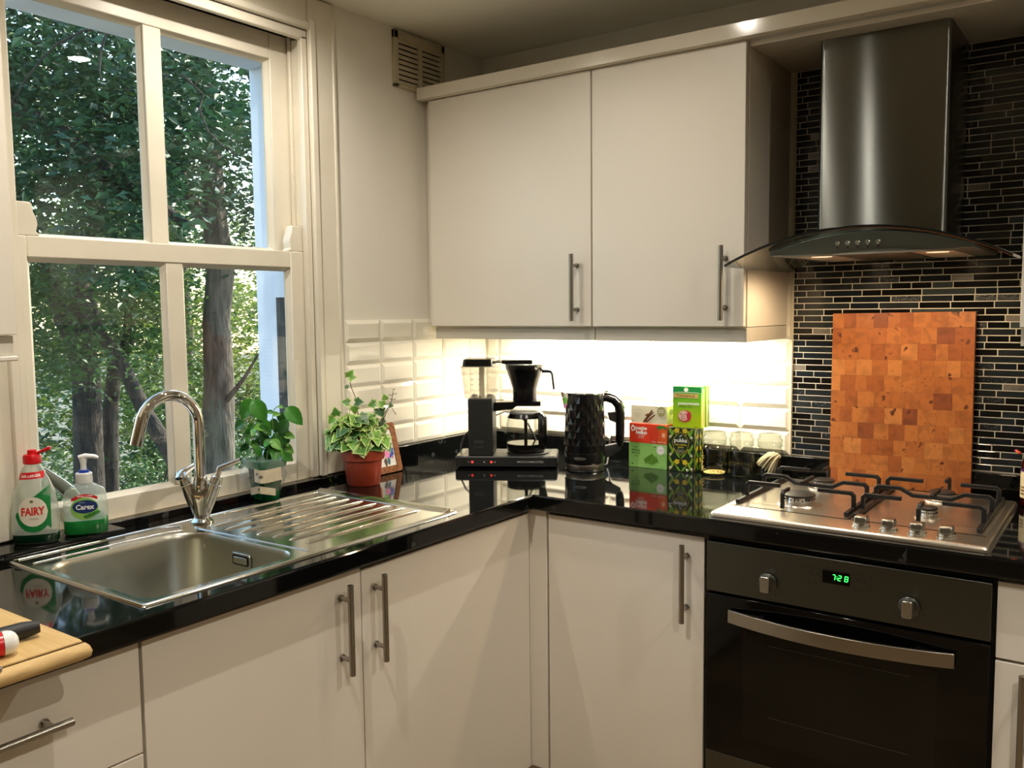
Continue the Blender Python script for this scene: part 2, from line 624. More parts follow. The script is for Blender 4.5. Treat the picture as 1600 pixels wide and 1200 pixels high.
def tile_mb(w, h):
    """local: x width, z height, front towards -y; bevelled rim, raised face"""
    g, bv = 0.0012, 0.011
    mb = MB()
    o = [(g, 0, g), (w - g, 0, g), (w - g, 0, h - g), (g, 0, h - g)]
    o1 = [(p[0], -0.002, p[2]) for p in o]
    q = min(bv, w * 0.3)
    i = [(g + q, -0.0062, g + bv), (w - g - q, -0.0062, g + bv), (w - g - q, -0.0062, h - g - bv), (g + q, -0.0062, h - g - bv)]
    return mb.loft([o, o1, i], False, True)


def left_tile_mb(w, h):
    mb = tile_mb(w, h)       # x' = -y (front), y' = along
    mb.v = [(-p[1], p[0], p[2]) for p in mb.v]
    return mb


struct('grout', MB().box(0, -0.6896, TZ0, 0.0008, 0, 1.3736), grout_m, wall_left)
struct('grout', MB().box(0, -0.0008, TZ0, 1.0965, 0, 1.345), grout_m, wall_back)
lt = None
for r in range(6):
    for k in range(5):
        y = -0.6885 + k * TW
        if k < 4:
            if lt is None:
                lt = part('tile', wall_left, left_tile_mb(TW, TH), tile_m, at=(0, 0, 0), world=False)
                lt.location = (0.0008, y, TZ0)
            else:
                copy_part(lt, wall_left, (0.0008, y, TZ0 + r * TH))
        elif r == 0:
            lt2 = part('tile', wall_left, left_tile_mb(-0.0015 - y, TH), tile_m, at=(0, 0, 0), world=False)
            lt2.location = (0.0008, y, TZ0)
        else:
            copy_part(lt2, wall_left, (0.0008, y, TZ0 + r * TH))
bt = bt2 = None
for r in range(6):
    for k in range(8):
        x = 1.0965 - (k + 1) * TW
        h = TH if r < 5 else 1.345 - TZ0 - 5 * TH
        if k < 7:
            if r == 5:
                if k == 0:
                    bt5 = part('tile', wall_back, tile_mb(TW, h), tile_m, at=(0, 0, 0), world=False)
                    bt5.location = (x, -0.0008, TZ0 + r * TH)
                else:
                    copy_part(bt5, wall_back, (x, -0.0008, TZ0 + r * TH))
            elif bt is None:
                bt = part('tile', wall_back, tile_mb(TW, TH), tile_m, at=(0, 0, 0), world=False)
                bt.location = (x, -0.0008, TZ0)
            else:
                copy_part(bt, wall_back, (x, -0.0008, TZ0 + r * TH))
        else:
            e = part('tile', wall_back, tile_mb(x + TW - 0.008, h), tile_m, at=(0, 0, 0), world=False)
            e.location = (0.008, -0.0008, TZ0 + r * TH)

# ------------------------------------------------------------------ mosaic behind the hob
struct('grout', MB().box(1.0985, -0.0012, 0.972, 1.72, 0, 2.053), grout_m, wall_back)
struct('tile_edging', MB().box(1.0967, -0.007, 0.972, 1.1005, 0, 2.053), M('cream_sealant', lin(222, 212, 190), 0.4), wall_back)
mos_m = [M('mosaic_black', lin(10, 10, 11), 0.08, coat=0.4), M('mosaic_slate', lin(44, 50, 54), 0.16, noise=(30, lin(34, 39, 42), 0.3, 0.7)), M('mosaic_blue_black', lin(26, 33, 40), 0.10),
         M('mosaic_glitter', lin(22, 28, 32), 0.25, noise=(420, lin(130, 140, 144), 0.60, 0.70), bump=(260, 0.8, 0.002)), M('mosaic_taupe', lin(128, 122, 114), 0.3, noise=(40, lin(108, 103, 96), 0.4, 0.7)),
         M('mosaic_teal_grey', lin(62, 70, 70), 0.14)]
mos_w = [44, 18, 20, 9, 2.5, 7]
rng = random.Random(11)
RP = 0.0173
bits = []
r = 0
z = 0.9735
while z + RP < 2.055:
    x = 1.1012 + (0 if r % 2 else 0.0)
    first = rng.choice((0.010, 0.016)) if r % 2 else rng.choice((0.030, 0.036))
    if rng.random() < 0.25:
        first += 0.025
    xe = x + first
    x0 = x
    while x0 < 1.715:
        kk = rng.choices(range(6), mos_w)[0]
        if kk == 4:
            xe = min(xe, x0 + 0.05)
        bits.append((x0, min(xe, 1.72), z, kk))
        x0 = xe
        xe = x0 + rng.choice((0.05, 0.05, 0.075, 0.075, 0.10, 0.10, 0.125))
    z += RP
    r += 1


def mos_mb(w):
    g = 0.00125
    b = 0.0006
    mb = MB()
    o = [(g, 0, g), (w - g, 0, g), (w - g, 0, RP - g), (g, 0, RP - g)]
    i = [(g + b, -0.0012, g + b), (w - g - b, -0.0012, g + b), (w - g - b, -0.0012, RP - g - b), (g + b, -0.0012, RP - g - b)]
    o1 = [(p[0], -0.0008, p[2]) for p in o]
    return mb.loft([o, o1, i], False, True)


def mos_hidden(b):
    x0, x1, z, _ = b
    return (x0 > 1.235 and x1 < 1.53 and z > 1.56) or (x0 > 1.225 and x1 < 1.57 and z < 1.36) or (x0 > 1.17 and x1 < 1.62 and 1.50 < z < 1.56) or x1 - x0 < 0.012 or x1 > 1.719 or z > 1.93
show = sorted([b for b in bits if not mos_hidden(b)], key=lambda b: b[0] - b[1])
singles, rest = show[:222], show[222:] + [b for b in bits if mos_hidden(b)]
cache = {}
for x0, x1, z, k in singles:
    key = round(x1 - x0, 4)
    if key not in cache:
        o = part('tile', wall_back, mos_mb(x1 - x0), mos_m[k], at=(0, 0, 0), world=False)
        o.location = (x0, -0.0012, z)
        o.material_slots[0].link = 'OBJECT'
        o.material_slots[0].material = mos_m[k]
        cache[key] = o
    else:
        copy_part(cache[key], wall_back, (x0, -0.0012, z), mat=mos_m[k])
mb = MB()
for x0, x1, z, k in rest:
    t = mos_mb(x1 - x0)
    t.shift((x0, -0.0012, z))
    mb.mi = k
    mb.add(t.v, t.f)
part('small_mosaic_tiles', wall_back, mb, mos_m, kind='stuff')

# ------------------------------------------------------------------ ventilation grille, high on the left wall
vent = root('vent_grille', 'white painted two-column ventilation grille high on the wall under the ceiling', 'vent', (0, -0.34, 2.17))
vm = M('old_white_paint', lin(198, 188, 160), 0.6, noise=(20, lin(180, 170, 142), 0.4, 0.7))
part('frame', vent, MB().box(0, -0.458, 2.088, 0.012, -0.440, 2.258).box(0, -0.345, 2.088, 0.013, -0.330, 2.258).box(0, -0.236, 2.088, 0.012, -0.218, 2.258).box(0, -0.458, 2.232, 0.012, -0.218, 2.258).box(0, -0.458, 2.088, 0.012, -0.218, 2.098), vm, bevel=0.002)
part('backing', vent, MB().box(0, -0.442, 2.095, 0.002, -0.232, 2.235), dark_gap)
for c0, c1 in ((-0.440, -0.345), (-0.330, -0.236)):
    for k in range(9):
        z = 2.0965 + k * 0.0155
        part('slat', vent, MB().prism([(0.002, z + 0.0032), (0.010, z + 0.0006), (0.010, z + 0.0118), (0.002, z + 0.0135)], c0, c1, 'y'), vm)

# ------------------------------------------------------------------ wall cabinets over the worktop


def bar_handle(parent, p0, p1, n, r=0.0065, stand=0.030, name='handle'):
    """bar pull from p0 to p1 with two posts back to the door; n = unit vector from door outwards"""
    p0, p1, n = Vector(p0), Vector(p1), Vector(n)
    mb = MB().tube([p0, p0 + (p1 - p0) * 0.004, p1 - (p1 - p0) * 0.004, p1], [r * 0.85, r, r, r * 0.85], 14)
    for t in (0.17, 0.83):
        q = p0.lerp(p1, t)
        mb.cyl(q, q - n * stand, r * 0.8, n=10)
        mb.cyl(q - n * (stand - 0.003), q - n * stand, r * 1.15, n=10)
    return part(name, parent, mb, handle_m, smooth=40)


def wall_cab(name, label, x0, x1, dx0, dx1, hx, hz, pel, ends):
    c = root(name, label, 'cabinet', ((x0 + x1) / 2, -0.16, 1.346), group=None)
    part('body', c, MB().box(x0, -0.32, 1.346, x1, -0.007, 2.059), cab_in, bevel=0.001)
    d = part('door', c, MB().box(dx0, -0.340, 1.3475, dx1, -0.322, 2.0575), cab_m, bevel=0.0012)
    bar_handle(d, (hx, -0.372, hz[0]), (hx, -0.372, hz[1]), (0, -1, 0), stand=0.032)
    mb = MB().box(pel[0], -0.322, 1.307, pel[1], -0.304, 1.3445)
    if ends:
        mb.box(pel[1] - 0.018, -0.304, 1.307, pel[1], -0.007, 1.3445)
    part('pelmet', c, mb, grey_edge, bevel=0.001)
    return c


ca = wall_cab('wall_cabinet', 'white wall cabinet with one wide door, above the coffee maker', 0.030, 0.6370, 0.0413, 0.6345, 0.5885, (1.363, 1.553), (0.0413, 0.636), False)
part('filler_strip', ca, MB().box(0.001, -0.305, 1.346, 0.029, -0.290, 2.059), cab_m)
cb = wall_cab('wall_cabinet', 'white wall cabinet with a narrower door, beside the extractor hood', 0.6385, 1.0854, 0.6395, 1.0828, 1.0333, (1.364, 1.555), (0.6395, 1.0854), True)

# right-hand wall cabinet beyond the hood (a sliver of it shows)
cr = root('wall_cabinet', 'white wall cabinet at the far end of the hood, only its edge in view', 'cabinet', (1.9, -0.16, 1.346))
part('body', cr, MB().box(1.722, -0.32, 1.346, 2.30, -0.007, 2.044), cab_in)
part('door', cr, MB().box(1.697, -0.340, 1.3475, 2.30, -0.322, 2.044), cab_m, bevel=0.0012)
part('pelmet', cr, MB().box(1.698, -0.322, 1.307, 2.30, -0.304, 1.3445), grey_edge)
part('filler_strip', cr, MB().box(1.7205, -0.318, 1.346, 1.7215, -0.007, 2.044), cab_m)

# near wall cabinet on the window wall
cl = root('wall_cabinet', 'white wall cabinet on the window wall, nearest the camera', 'cabinet', (0.16, -2.1, 1.36))
part('body', cl, MB().box(0.001, -2.6, 1.364, 0.318, -1.7795, 2.10), cab_in)
part('door', cl, MB().box(0.321, -2.6, 1.364, 0.340, -1.776, 2.10), cab_m, bevel=0.0012)
part('pelmet', cl, MB().box(0.300, -2.6, 1.328, 0.330, -1.779, 1.362), grey_edge)
part('light_rail', cl, MB().box(0.296, -2.6, 1.319, 0.342, -1.777, 1.3275), cab_m, bevel=0.002)

cor = MB().box(0.012, -0.362, 2.061, 2.30, -0.335, 2.098).box(0.012, -0.352, 2.0595, 2.30, -0.335, 2.0615)
thing('cornice', cor, M('white_gloss_cornice', lin(222, 214, 198), 0.14), 'long white cornice board along the tops of the wall cabinets', 'cornice', (1.1, -0.35, 2.06), bevel=0.0025)
thing('bridging_panel', MB().box(1.0865, -0.325, 2.0455, 1.720, -0.007, 2.0585), cab_m, 'white panel bridging the gap above the extractor hood', 'panel', (1.39, -0.16, 2.05), bevel=0.0015)

# lamp strip under the cabinets
ul = root('under_cabinet_light', 'slim lit strip light fixed under the wall cabinets', 'light', (0.6, -0.115, 1.33))
part('housing', ul, MB().box(0.19, -0.135, 1.3285, 1.01, -0.095, 1.3455), white_plastic)
part('diffuser', ul, MB().box(0.20, -0.130, 1.3245, 1.00, -0.100, 1.3283), M('strip_diffuser', (1, 0.9, 0.7, 1), 0.5, emit=((1, 0.86, 0.62, 1), 6)))

# ceiling downlights, the last one an added fill light
for k, (x, y) in enumerate(DOWN):
    d = root('downlight', ['recessed ceiling downlight over the corner worktop, mirrored in the window', 'recessed ceiling downlight over the sink run', 'recessed ceiling downlight in front of the hob', 'recessed ceiling downlight nearest the camera', 'added fill light close to the window, built as a ceiling downlight'][k], 'light', (x, y, ZH), group='ceiling downlights')
    part('bezel', d, MB().lathe([(0.034, -0.006), (0.043, -0.006), (0.045, -0.0015), (0.045, 0.0), (0.034, 0.0)], 24, (x, y, ZH), cap0=False, cap1=False), chrome, smooth=40)
    part('lens', d, MB().lathe([(0.034, -0.005), (0.034, 0.0)], 24, (x, y, ZH)), M('lamp_lens', (1, 0.9, 0.75, 1), 0.4, emit=((1, 0.9, 0.74, 1), 80)))

# ------------------------------------------------------------------ worktop: one L of black granite with a hole for the bowl
wt = root('worktop', 'glossy speckled black granite worktop in an L round the corner', 'worktop', (0.3, -0.3, 0.87))
D = 0.6193
E0 = 0.612
BX0, BX1, BY0, BY1 = 0.185, 0.565, -1.700, -1.345
sl = MB()
sl.box(0.0, -3.0, 0.87, E0, BY0, Zc).box(0.0, BY0, 0.87, BX0, BY1, Zc).box(BX1, BY0, 0.87, E0, BY1, Zc)
sl.box(0.0, BY1, 0.87, E0, -E0, Zc).box(0.0, -E0, 0.87, XR - 0.002, -0.0, Zc)
prof = [(0, 0.87), (0.005, 0.87), (D - E0 - 0.001, 0.872), (D - E0, 0.875), (D - E0, 0.9055), (D - E0 - 0.0015, 0.9085), (D - E0 - 0.0042, 0.91), (0, 0.91)]
sl.loft([[(E0 + d, -3.0, z) for d, z in prof], [(E0 + d, -(E0 + d), z) for d, z in prof], [(XR - 0.002, -(E0 + d), z) for d, z in prof]])
part('slab', wt, sl, granite_m)
part('upstand', wt, MB().box(0.0005, -0.700, Zc, 0.026, -0.026, 0.9715), granite_m, bevel=0.0015)
part('upstand', wt, MB().box(0.0005, -0.0255, Zc, XR - 0.003, -0.0005, 0.9715), granite_m, bevel=0.0015)
part('window_upstand', wt, MB().box(0.0005, -1.455, Zc, 0.030, -0.7005, 0.9255).box(0.0005, -1.74, Zc, 0.097, -1.455, 0.9255).box(0.0005, -3.0, Zc, 0.030, -1.74, 0.9255), granite_m, bevel=0.0015)

# ------------------------------------------------------------------ base cabinets
PLY = 0.15
# right run: one door between the corner post and the oven
c1 = root('base_cabinet', 'white base cabinet with one door, between the corner and the oven', 'cabinet', (0.85, -0.3, 0))
part('body', c1, MB().box(0.62, -0.574, PLY, 1.0915, -0.02, 0.866), cab_in)
d = part('door', c1, MB().box(0.6515, -0.595, PLY, 1.0905, -0.576, 0.8575), cab_m, bevel=0.0012)
bar_handle(d, (1.0478, -0.627, 0.650), (1.0478, -0.627, 0.840), (0, -1, 0))
part('corner_post', c1, MB().box(0.577, -0.597, PLY, 0.6465, -0.5755, 0.866).box(0.577, -0.6005, PLY, 0.597, -0.597, 0.866), cab_m, bevel=0.0015)
part('plinth', c1, MB().box(0.545, -0.55, 0.0, 1.0915, -0.53, PLY - 0.003), cab_m)
# window run
c2 = root('base_cabinet', 'white corner base cabinet with a wide door under the draining board', 'cabinet', (0.3, -0.9, 0))
part('body', c2, MB().box(0.02, -1.2275, PLY, 0.574, -0.62, 0.866), cab_in)
mb = MB().box(0.576, -1.2265, PLY, 0.595, -0.6035, 0.856)
d = part('door', c2, mb, cab_m, bevel=0.0012)
bar_handle(d, (0.627, -1.190, 0.652), (0.627, -1.190, 0.8425), (1, 0, 0))
part('plinth', c2, MB().box(0.53, -1.2275, 0, 0.55, -0.56, PLY - 0.003), cab_m)
c3 = root('base_cabinet', 'white base cabinet with one door under the sink bowl', 'cabinet', (0.3, -1.48, 0))
part('body', c3, MB().box(0.02, -1.731, PLY, 0.574, -1.713, 0.866).box(0.02, -1.2465, PLY, 0.574, -1.2285, 0.866).box(0.02, -1.713, PLY, 0.574, -1.2465, PLY + 0.018).box(0.02, -1.713, PLY + 0.018, 0.026, -1.2465, 0.72), cab_in)
d = part('door', c3, MB().box(0.576, -1.7275, PLY, 0.595, -1.2295, 0.862), cab_m, bevel=0.0012)
bar_handle(d, (0.627, -1.289, 0.655), (0.627, -1.289, 0.845), (1, 0, 0))
part('plinth', c3, MB().box(0.53, -1.731, 0, 0.55, -1.2285, PLY - 0.003), cab_m)
# drawer unit nearest the camera
c4 = root('drawer_cabinet', 'white drawer unit nearest the camera, below the wooden chopping board', 'cabinet', (0.3, -2.1, 0))
part('body', c4, MB().box(0.02, -2.34, PLY, 0.574, -1.7320, 0.866), cab_in)
d = part('drawer', c4, MB().box(0.576, -2.338, 0.675, 0.595, -1.7335, 0.862), cab_m, bevel=0.0012)
bar_handle(d, (0.627, -2.03, 0.788), (0.627, -1.862, 0.788), (1, 0, 0))
part('drawer', c4, MB().box(0.576, -2.338, 0.41, 0.595, -1.7335, 0.672), cab_m, bevel=0.0012)
part('drawer', c4, MB().box(0.576, -2.338, PLY, 0.595, -1.7335, 0.407), cab_m, bevel=0.0012)
part('plinth', c4, MB().box(0.53, -2.34, 0, 0.55, -1.732, PLY - 0.003), cab_m)
# right of the oven
c5 = root('base_cabinet', 'white base cabinet with a drawer over a door, to the right of the oven', 'cabinet', (1.95, -0.3, 0))
part('body', c5, MB().box(1.7005, -0.574, PLY, 2.30, -0.02, 0.866), cab_in)
part('drawer', c5, MB().box(1.7015, -0.595, 0.7045, 2.30, -0.576, 0.8580), cab_m, bevel=0.0012)
d = part('door', c5, MB().box(1.7015, -0.595, PLY, 2.30, -0.576, 0.6985), cab_m, bevel=0.0012)
bar_handle(d, (1.752, -0.627, 0.500), (1.752, -0.627, 0.690), (0, -1, 0))
part('plinth', c5, MB().box(1.70, -0.55, 0, 2.30, -0.53, PLY - 0.003), cab_m)

# ------------------------------------------------------------------ built-in oven
ov = root('oven', 'built-in electric oven with steel control panel, green clock and black glass door', 'oven', (1.396, -0.3, PLY))
OX0, OX1 = 1.0985, 1.693
part('body', ov, MB().box(1.094, -0.578, PLY, 1.6985, -0.03, 0.857), black_matt)
part('control_panel', ov, MB().box(OX0 + 0.001, -0.602, 0.7355, OX1, -0.580, 0.8535), steel_dark, bevel=0.0015)
door = part('door', ov, MB().box(OX0 + 0.001, -0.602, 0.3475, OX1, -0.580, 0.7285), black_glass, bevel=0.0015)
part('inner_window', door, MB().box(1.19, -0.6026, 0.40, 1.60, -0.602, 0.655), M('oven_inner_glass', lin(12, 12, 9), 0.1, spec=0.35))
for _z in (0.462, 0.630):  # faint highlights on the glass, painted as thin pale lines
    part('glass_highlight', door, MB().box(1.25, -0.6029, _z, 1.55, -0.6026, _z + 0.002), M('faint_highlight', lin(40, 39, 35), 0.4))
part('bottom_trim', ov, MB().box(OX0 + 0.001, -0.600, 0.258, OX1, -0.580, 0.3455), steel_dark, bevel=0.0015)
mb = MB()
mb.box(1.094, -0.5785, PLY, 1.699, -0.577, 0.255)
part('plinth_panel', ov, mb, black_matt)
hp = []
N = 22
for k in range(N + 1):
    t = k / N
    hp.append((1.158 + 0.474 * t, -0.6155 - 0.036 * (1 - (2 * t - 1) ** 2)))
poly = hp + [(x, y + 0.010) for x, y in reversed(hp)]
hnd = MB()
rings = []
for k in range(N + 1):
    x, y = hp[k]
    rings.append([(x, y, 0.671), (x, y, 0.7015), (x, y + 0.009, 0.7015), (x, y + 0.009, 0.671)])
hnd.loft(rings)
for x in (1.215, 1.575):
    hnd.box(x - 0.02, -0.626, 0.680, x + 0.02, -0.602, 0.693)
part('handle', door, hnd, handle_m, bevel=0.001, label='bowed steel oven door handle')
for x in (1.2475, 1.5435):
    k = part('knob', ov, MB().lathe([(0.021, 0), (0.021, 0.006), (0.018, 0.008)], 28, (0, 0, 0)), steel_dark, smooth=40, at=(0, 0, 0), world=False)
    k.rotation_euler = (PI / 2, 0, 0)
    k.location = WM[ov.name].inverted() @ Vector((x, -0.602, 0.779))
    g = MB().prism(rrect(-0.010, -0.018, 0.010, 0.018, 0.004), 0.007, 0.027)
    part('grip', k, g, steel, world=False, bevel=0.0015)
    mk = MB()
    for a in range(-150, 151, 37):
        q = math.radians(a + 90)
        mk.disc((0.031 * math.cos(q), 0.031 * math.sin(q), 0.0003), (1, 0, 0), (0, 1, 0), 0.0013, 8)
    part('dial_marks', k, mk, black_matt, world=False)
y = -0.6024
part('display', ov, MB().box(1.3675, -0.6035, 0.8005, 1.4245, -0.6018, 0.8275), black_glass)
seg = {'7': 'abc', '2': 'abged', '8': 'abcdefg'}
sd = MB()


def digit(x, z, w, h, s):
    t = 0.0017
    sh = 0.10
    S = {'a': (0, h, w, h), 'b': (w, h, w, h / 2), 'c': (w, h / 2, w, 0), 'd': (0, 0, w, 0), 'e': (0, h / 2, 0, 0), 'f': (0, h, 0, h / 2), 'g': (0, h / 2, w, h / 2)}
    for q in s:
        a, b, c, e = S[q]
        a, c = a + sh * b, c + sh * e
        if abs(b - e) < 1e-6:
            sd.poly([(x + a + 0.0004, -0.6038, z + b - t / 2), (x + c - 0.0004, -0.6038, z + b - t / 2), (x + c - 0.0004, -0.6038, z + b + t / 2), (x + a + 0.0004, -0.6038, z + b + t / 2)])
        else:
            sd.poly([(x + a - t / 2, -0.6038, z + b), (x + c - t / 2, -0.6038, z + e), (x + c + t / 2, -0.6038, z + e), (x + a + t / 2, -0.6038, z + b)])


digit(1.3880, 0.8095, 0.0055, 0.011, seg['7'])
digit(1.4000, 0.8095, 0.0062, 0.011, seg['2'])
digit(1.4140, 0.8095, 0.0062, 0.011, seg['8'])
sd.poly([(1.3968, -0.6038, 0.812), (1.3983, -0.6038, 0.812), (1.3983, -0.6038, 0.8136), (1.3968, -0.6038, 0.8136)])
sd.poly([(1.3973, -0.6038, 0.8164), (1.3988, -0.6038, 0.8164), (1.3988, -0.6038, 0.818), (1.3973, -0.6038, 0.818)])
part('clock_digits', ov, sd, M('green_led', (0.05, 1, 0.12, 1), 0.5, emit=((0.04, 1.0, 0.12, 1), 2.2)))
for x, z in ((1.3385, 0.8145), (1.3535, 0.8135), (1.4385, 0.8135), (1.4535, 0.8125)):
    part('button', ov, MB().cyl((x, -0.6018, z), (x, -0.6042, z), 0.0042, n=14), steel_dark, smooth=40)
fr = MB()
for a in ((1.3225, 0.7985, 1.4685, 0.7990), (1.3225, 0.8285, 1.4685, 0.8290), (1.3225, 0.7985, 1.3230, 0.8290), (1.4680, 0.7985, 1.4685, 0.8290)):
    fr.box(a[0], -0.6022, a[1], a[2], -0.6019, a[3])
for x in (1.338, 1.353, 1.372, 1.396, 1.42, 1.438, 1.453):
    fr.disc((x, -0.6022, 0.794), (1, 0, 0), (0, 0, 1), 0.0014, 6)
part('panel_print', ov, fr, black_matt)

# ------------------------------------------------------------------ inset sink with draining board
sk = root('sink', 'stainless steel inset sink with one bowl and ribbed draining board', 'sink', (0.34, -1.3, Zc))
SX0, SX1, SY0, SY1 = 0.100, 0.582, -1.7145, -0.885
zt = 0.9135
BH = rrect(0.192, -1.692, 0.557, -1.352, [0.055, 0.075, 0.06, 0.03], 7)
# top sheet with bowl opening: bridge outer rectangle to the opening
bm = bmesh.new()
outer = [bm.verts.new((x, y, zt)) for x, y in rrect(SX0 + 0.012, SY0 + 0.012, SX1 - 0.012, SY1 - 0.012, 0.004, 2)]
inner = [bm.verts.new((x, y, zt)) for x, y in BH]
ed = [bm.edges.new((L[i], L[(i + 1) % len(L)])) for L in (outer, inner) for i in range(len(L))]
bmesh.ops.triangle_fill(bm, use_beauty=True, use_dissolve=False, edges=ed, normal=(0, 0, 1))
bm.verts.index_update()
mb = MB()
mb.add([tuple(v.co) for v in bm.verts], [tuple(v.index for v in f.verts) for f in bm.faces])
bm.free()
ro = [rrect(SX0 + e, SY0 + e, SX1 - e, SY1 - e, 0.006, 3) for e in (0.0, 0.002, 0.006, 0.010, 0.012)]
mb.loft([[(x, y, z) for x, y in q] for q, z in zip(ro, (0.9103, 0.9135, 0.9152, 0.9148, zt))], False, False)
part('rim', sk, mb, steel_sink, smooth=35)
bo = MB()


def inset(poly, d):
    cx = sum(p[0] for p in poly) / len(poly)
    cy = sum(p[1] for p in poly) / len(poly)
    hw = max(p[0] for p in poly) - cx
    hh = max(p[1] for p in poly) - cy
    return [(cx + (x - cx) * (1 - d / hw), cy + (y - cy) * (1 - d / hh)) for x, y in poly]


lev = [(0, zt), (0.002, zt - 0.003), (0.004, 0.90), (0.010, 0.775), (0.018, 0.755), (0.032, 0.745), (0.06, 0.742), (0.150, 0.740)]
bo.loft([[(x, y, z) for x, y in inset(BH, d)] for d, z in reversed(lev)], True, False)
bowl = part('bowl', sk, bo, steel_bowl, smooth=50)
part('drain', bowl, MB().lathe([(0.045, 0), (0.043, 0.003), (0.025, 0.0015), (0.001, 0.001)], 28, (0.37, -1.53, 0.740)), chrome, smooth=40)
# overflow on the drainer-side wall of the bowl
of = MB().prism(rrect(0.344, 0.859, 0.405, 0.888, 0.006, 4), -1.3625, -1.3585, 'y')
part('overflow_cover', bowl, of, steel_bowl, bevel=0.001)
part('overflow_slot', bowl, MB().prism(rrect(0.348, 0.863, 0.401, 0.884, 0.005, 4), -1.3635, -1.3625, 'y'), M('overflow_dark', lin(52, 50, 44), 0.4, 1.0))
part('overflow_cap', bowl, MB().prism(rrect(0.352, 0.8665, 0.397, 0.8805, 0.004, 4), -1.3650, -1.3635, 'y'), steel_bowl, bevel=0.0008)
for k in range(7):
    x = 0.212 + 0.0480 * k
    y0 = -1.315 + 0.012 * abs(k - 1) * 0.4
    part('rib', sk, MB().tube([(x, y0, zt - 0.0005), (x, y0 + 0.012, zt + 0.0012), (x, -0.950, zt + 0.0012), (x, -0.935, zt - 0.0005)], [0.0016, 0.0031, 0.0031, 0.0016], 10), steel_sink, smooth=60)
# stepped ledge lines behind the bowl and the drainer border
lg = MB().tube([(0.118, -1.695, zt), (0.118, -1.385, zt), (0.150, -1.352, zt)], 0.0028, 8).tube([(0.168, -1.690, zt), (0.166, -1.42, zt), (0.185, -1.372, zt)], 0.0022, 8)
lg.tube([(0.122, -1.27, zt), (0.122, -0.905, zt)], 0.0028, 8).tube([(0.185, -1.25, zt), (0.172, -0.905, zt)], 0.002, 8)
lg.tube([(0.20, -1.340, zt), (0.55, -1.330, zt)], 0.002, 8)
part('ledge', sk, lg, steel_sink, smooth=60)

part('drainer_slope', sk, MB().prism([(-0.9215, zt - 0.001), (-0.9215, zt + 0.0003), (-0.9020, zt + 0.0078), (-0.8985, zt + 0.0078), (-0.8965, zt - 0.001)], SX0 + 0.014, SX1 - 0.016, 'x'), steel_sink, bevel=0.0008)

# ------------------------------------------------------------------ mixer tap
tp = root('mixer_tap', 'tall chrome mixer tap with swan neck spout and two lever handles', 'tap', (0.152, -1.298, zt + 0.0003))
tx, ty = 0.152, -1.298
bd = MB().lathe([(0.026, 0), (0.026, 0.004), (0.022, 0.007), (0.0165, 0.012), (0.0165, 0.02)], 24, (tx, ty, zt + 0.0003))
dd = Vector((0.75, 0.66, 0)).normalized()
nn = Vector((-dd.y, dd.x, 0))


def tapP(s, z, o=0.0):
    return Vector((tx, ty, 0)) + dd * s + nn * o + Vector((0, 0, z))


# the solid V of the body
rings = []
for h, w, t in ((0.006, 0.016, 0.017), (0.03, 0.021, 0.017), (0.06, 0.029, 0.0165), (0.075, 0.034, 0.0155), (0.083, 0.031, 0.013)):
    rings.append([tapP(w * (abs(math.cos(a)) ** 0.8) * (1 if math.cos(a) > 0 else -1), zt + h, t * math.sin(a)) for a in [2 * PI * k / 24 for k in range(24)]])
bd.loft(rings)
for s in (-1, 1):
    bd.tube([tapP(s * 0.004, zt + 0.012), tapP(s * 0.020, zt + 0.056), tapP(s * 0.0315, zt + 0.088)], [0.012, 0.0145, 0.0145], 18)
part('body', tp, bd, chrome, smooth=40)
pts = []
H0, R = 1.143, 0.072
for z in (zt + 0.07, 1.02, 1.06, 1.10):
    pts.append((tx, ty, z))
for k in range(15):
    a = PI * k / 14 * 0.94
    pts.append((tx, ty - R + R * math.cos(a), H0 + R * math.sin(a)))
l = Vector(pts[-1])
q = (l - Vector(pts[-2])).normalized()
pts.append(tuple(l + q * 0.022))
pts.append(tuple(l + q * 0.046))
part('spout', tp, MB().tube(pts, 0.0128, 20), chrome, smooth=50)
part('collar', tp, MB().lathe([(0.0165, 0), (0.0168, 0.012), (0.015, 0.03), (0.0135, 0.034)], 22, (tx, ty, zt + 0.074)), chrome, smooth=40)
for s in (-1, 1):
    b0 = tapP(s * 0.032, zt + 0.0885)
    ax = (tapP(s * 0.0315, zt + 0.088) - tapP(s * 0.020, zt + 0.056)).normalized()
    hb = MB().tube([b0 + ax * 0.001, b0 + ax * 0.004, b0 + ax * 0.018, b0 + ax * 0.020], [0.0135, 0.0142, 0.0132, 0.0095], 18)
    if s < 0:
        e = b0 + ax * 0.028 + Vector((-0.022, 0.052, 0.012))
        hb.cyl(b0 + ax * 0.019, b0 + ax * 0.030, 0.008, n=12).tube([b0 + ax * 0.028 - (e - b0) * 0.25, b0 + ax * 0.029, e], [0.0062, 0.0078, 0.0055], 12, sx=1.5)
    else:
        e = b0 + ax * 0.042 + dd * 0.046 + Vector((0, 0, 0.016))
        hb.cyl(b0 + ax * 0.019, b0 + ax * 0.036, 0.0065, n=12).tube([b0 + ax * 0.030, b0 + ax * 0.040, e], [0.007, 0.0075, 0.0055], 12)
    part('handle', tp, hb, chrome, smooth=40)

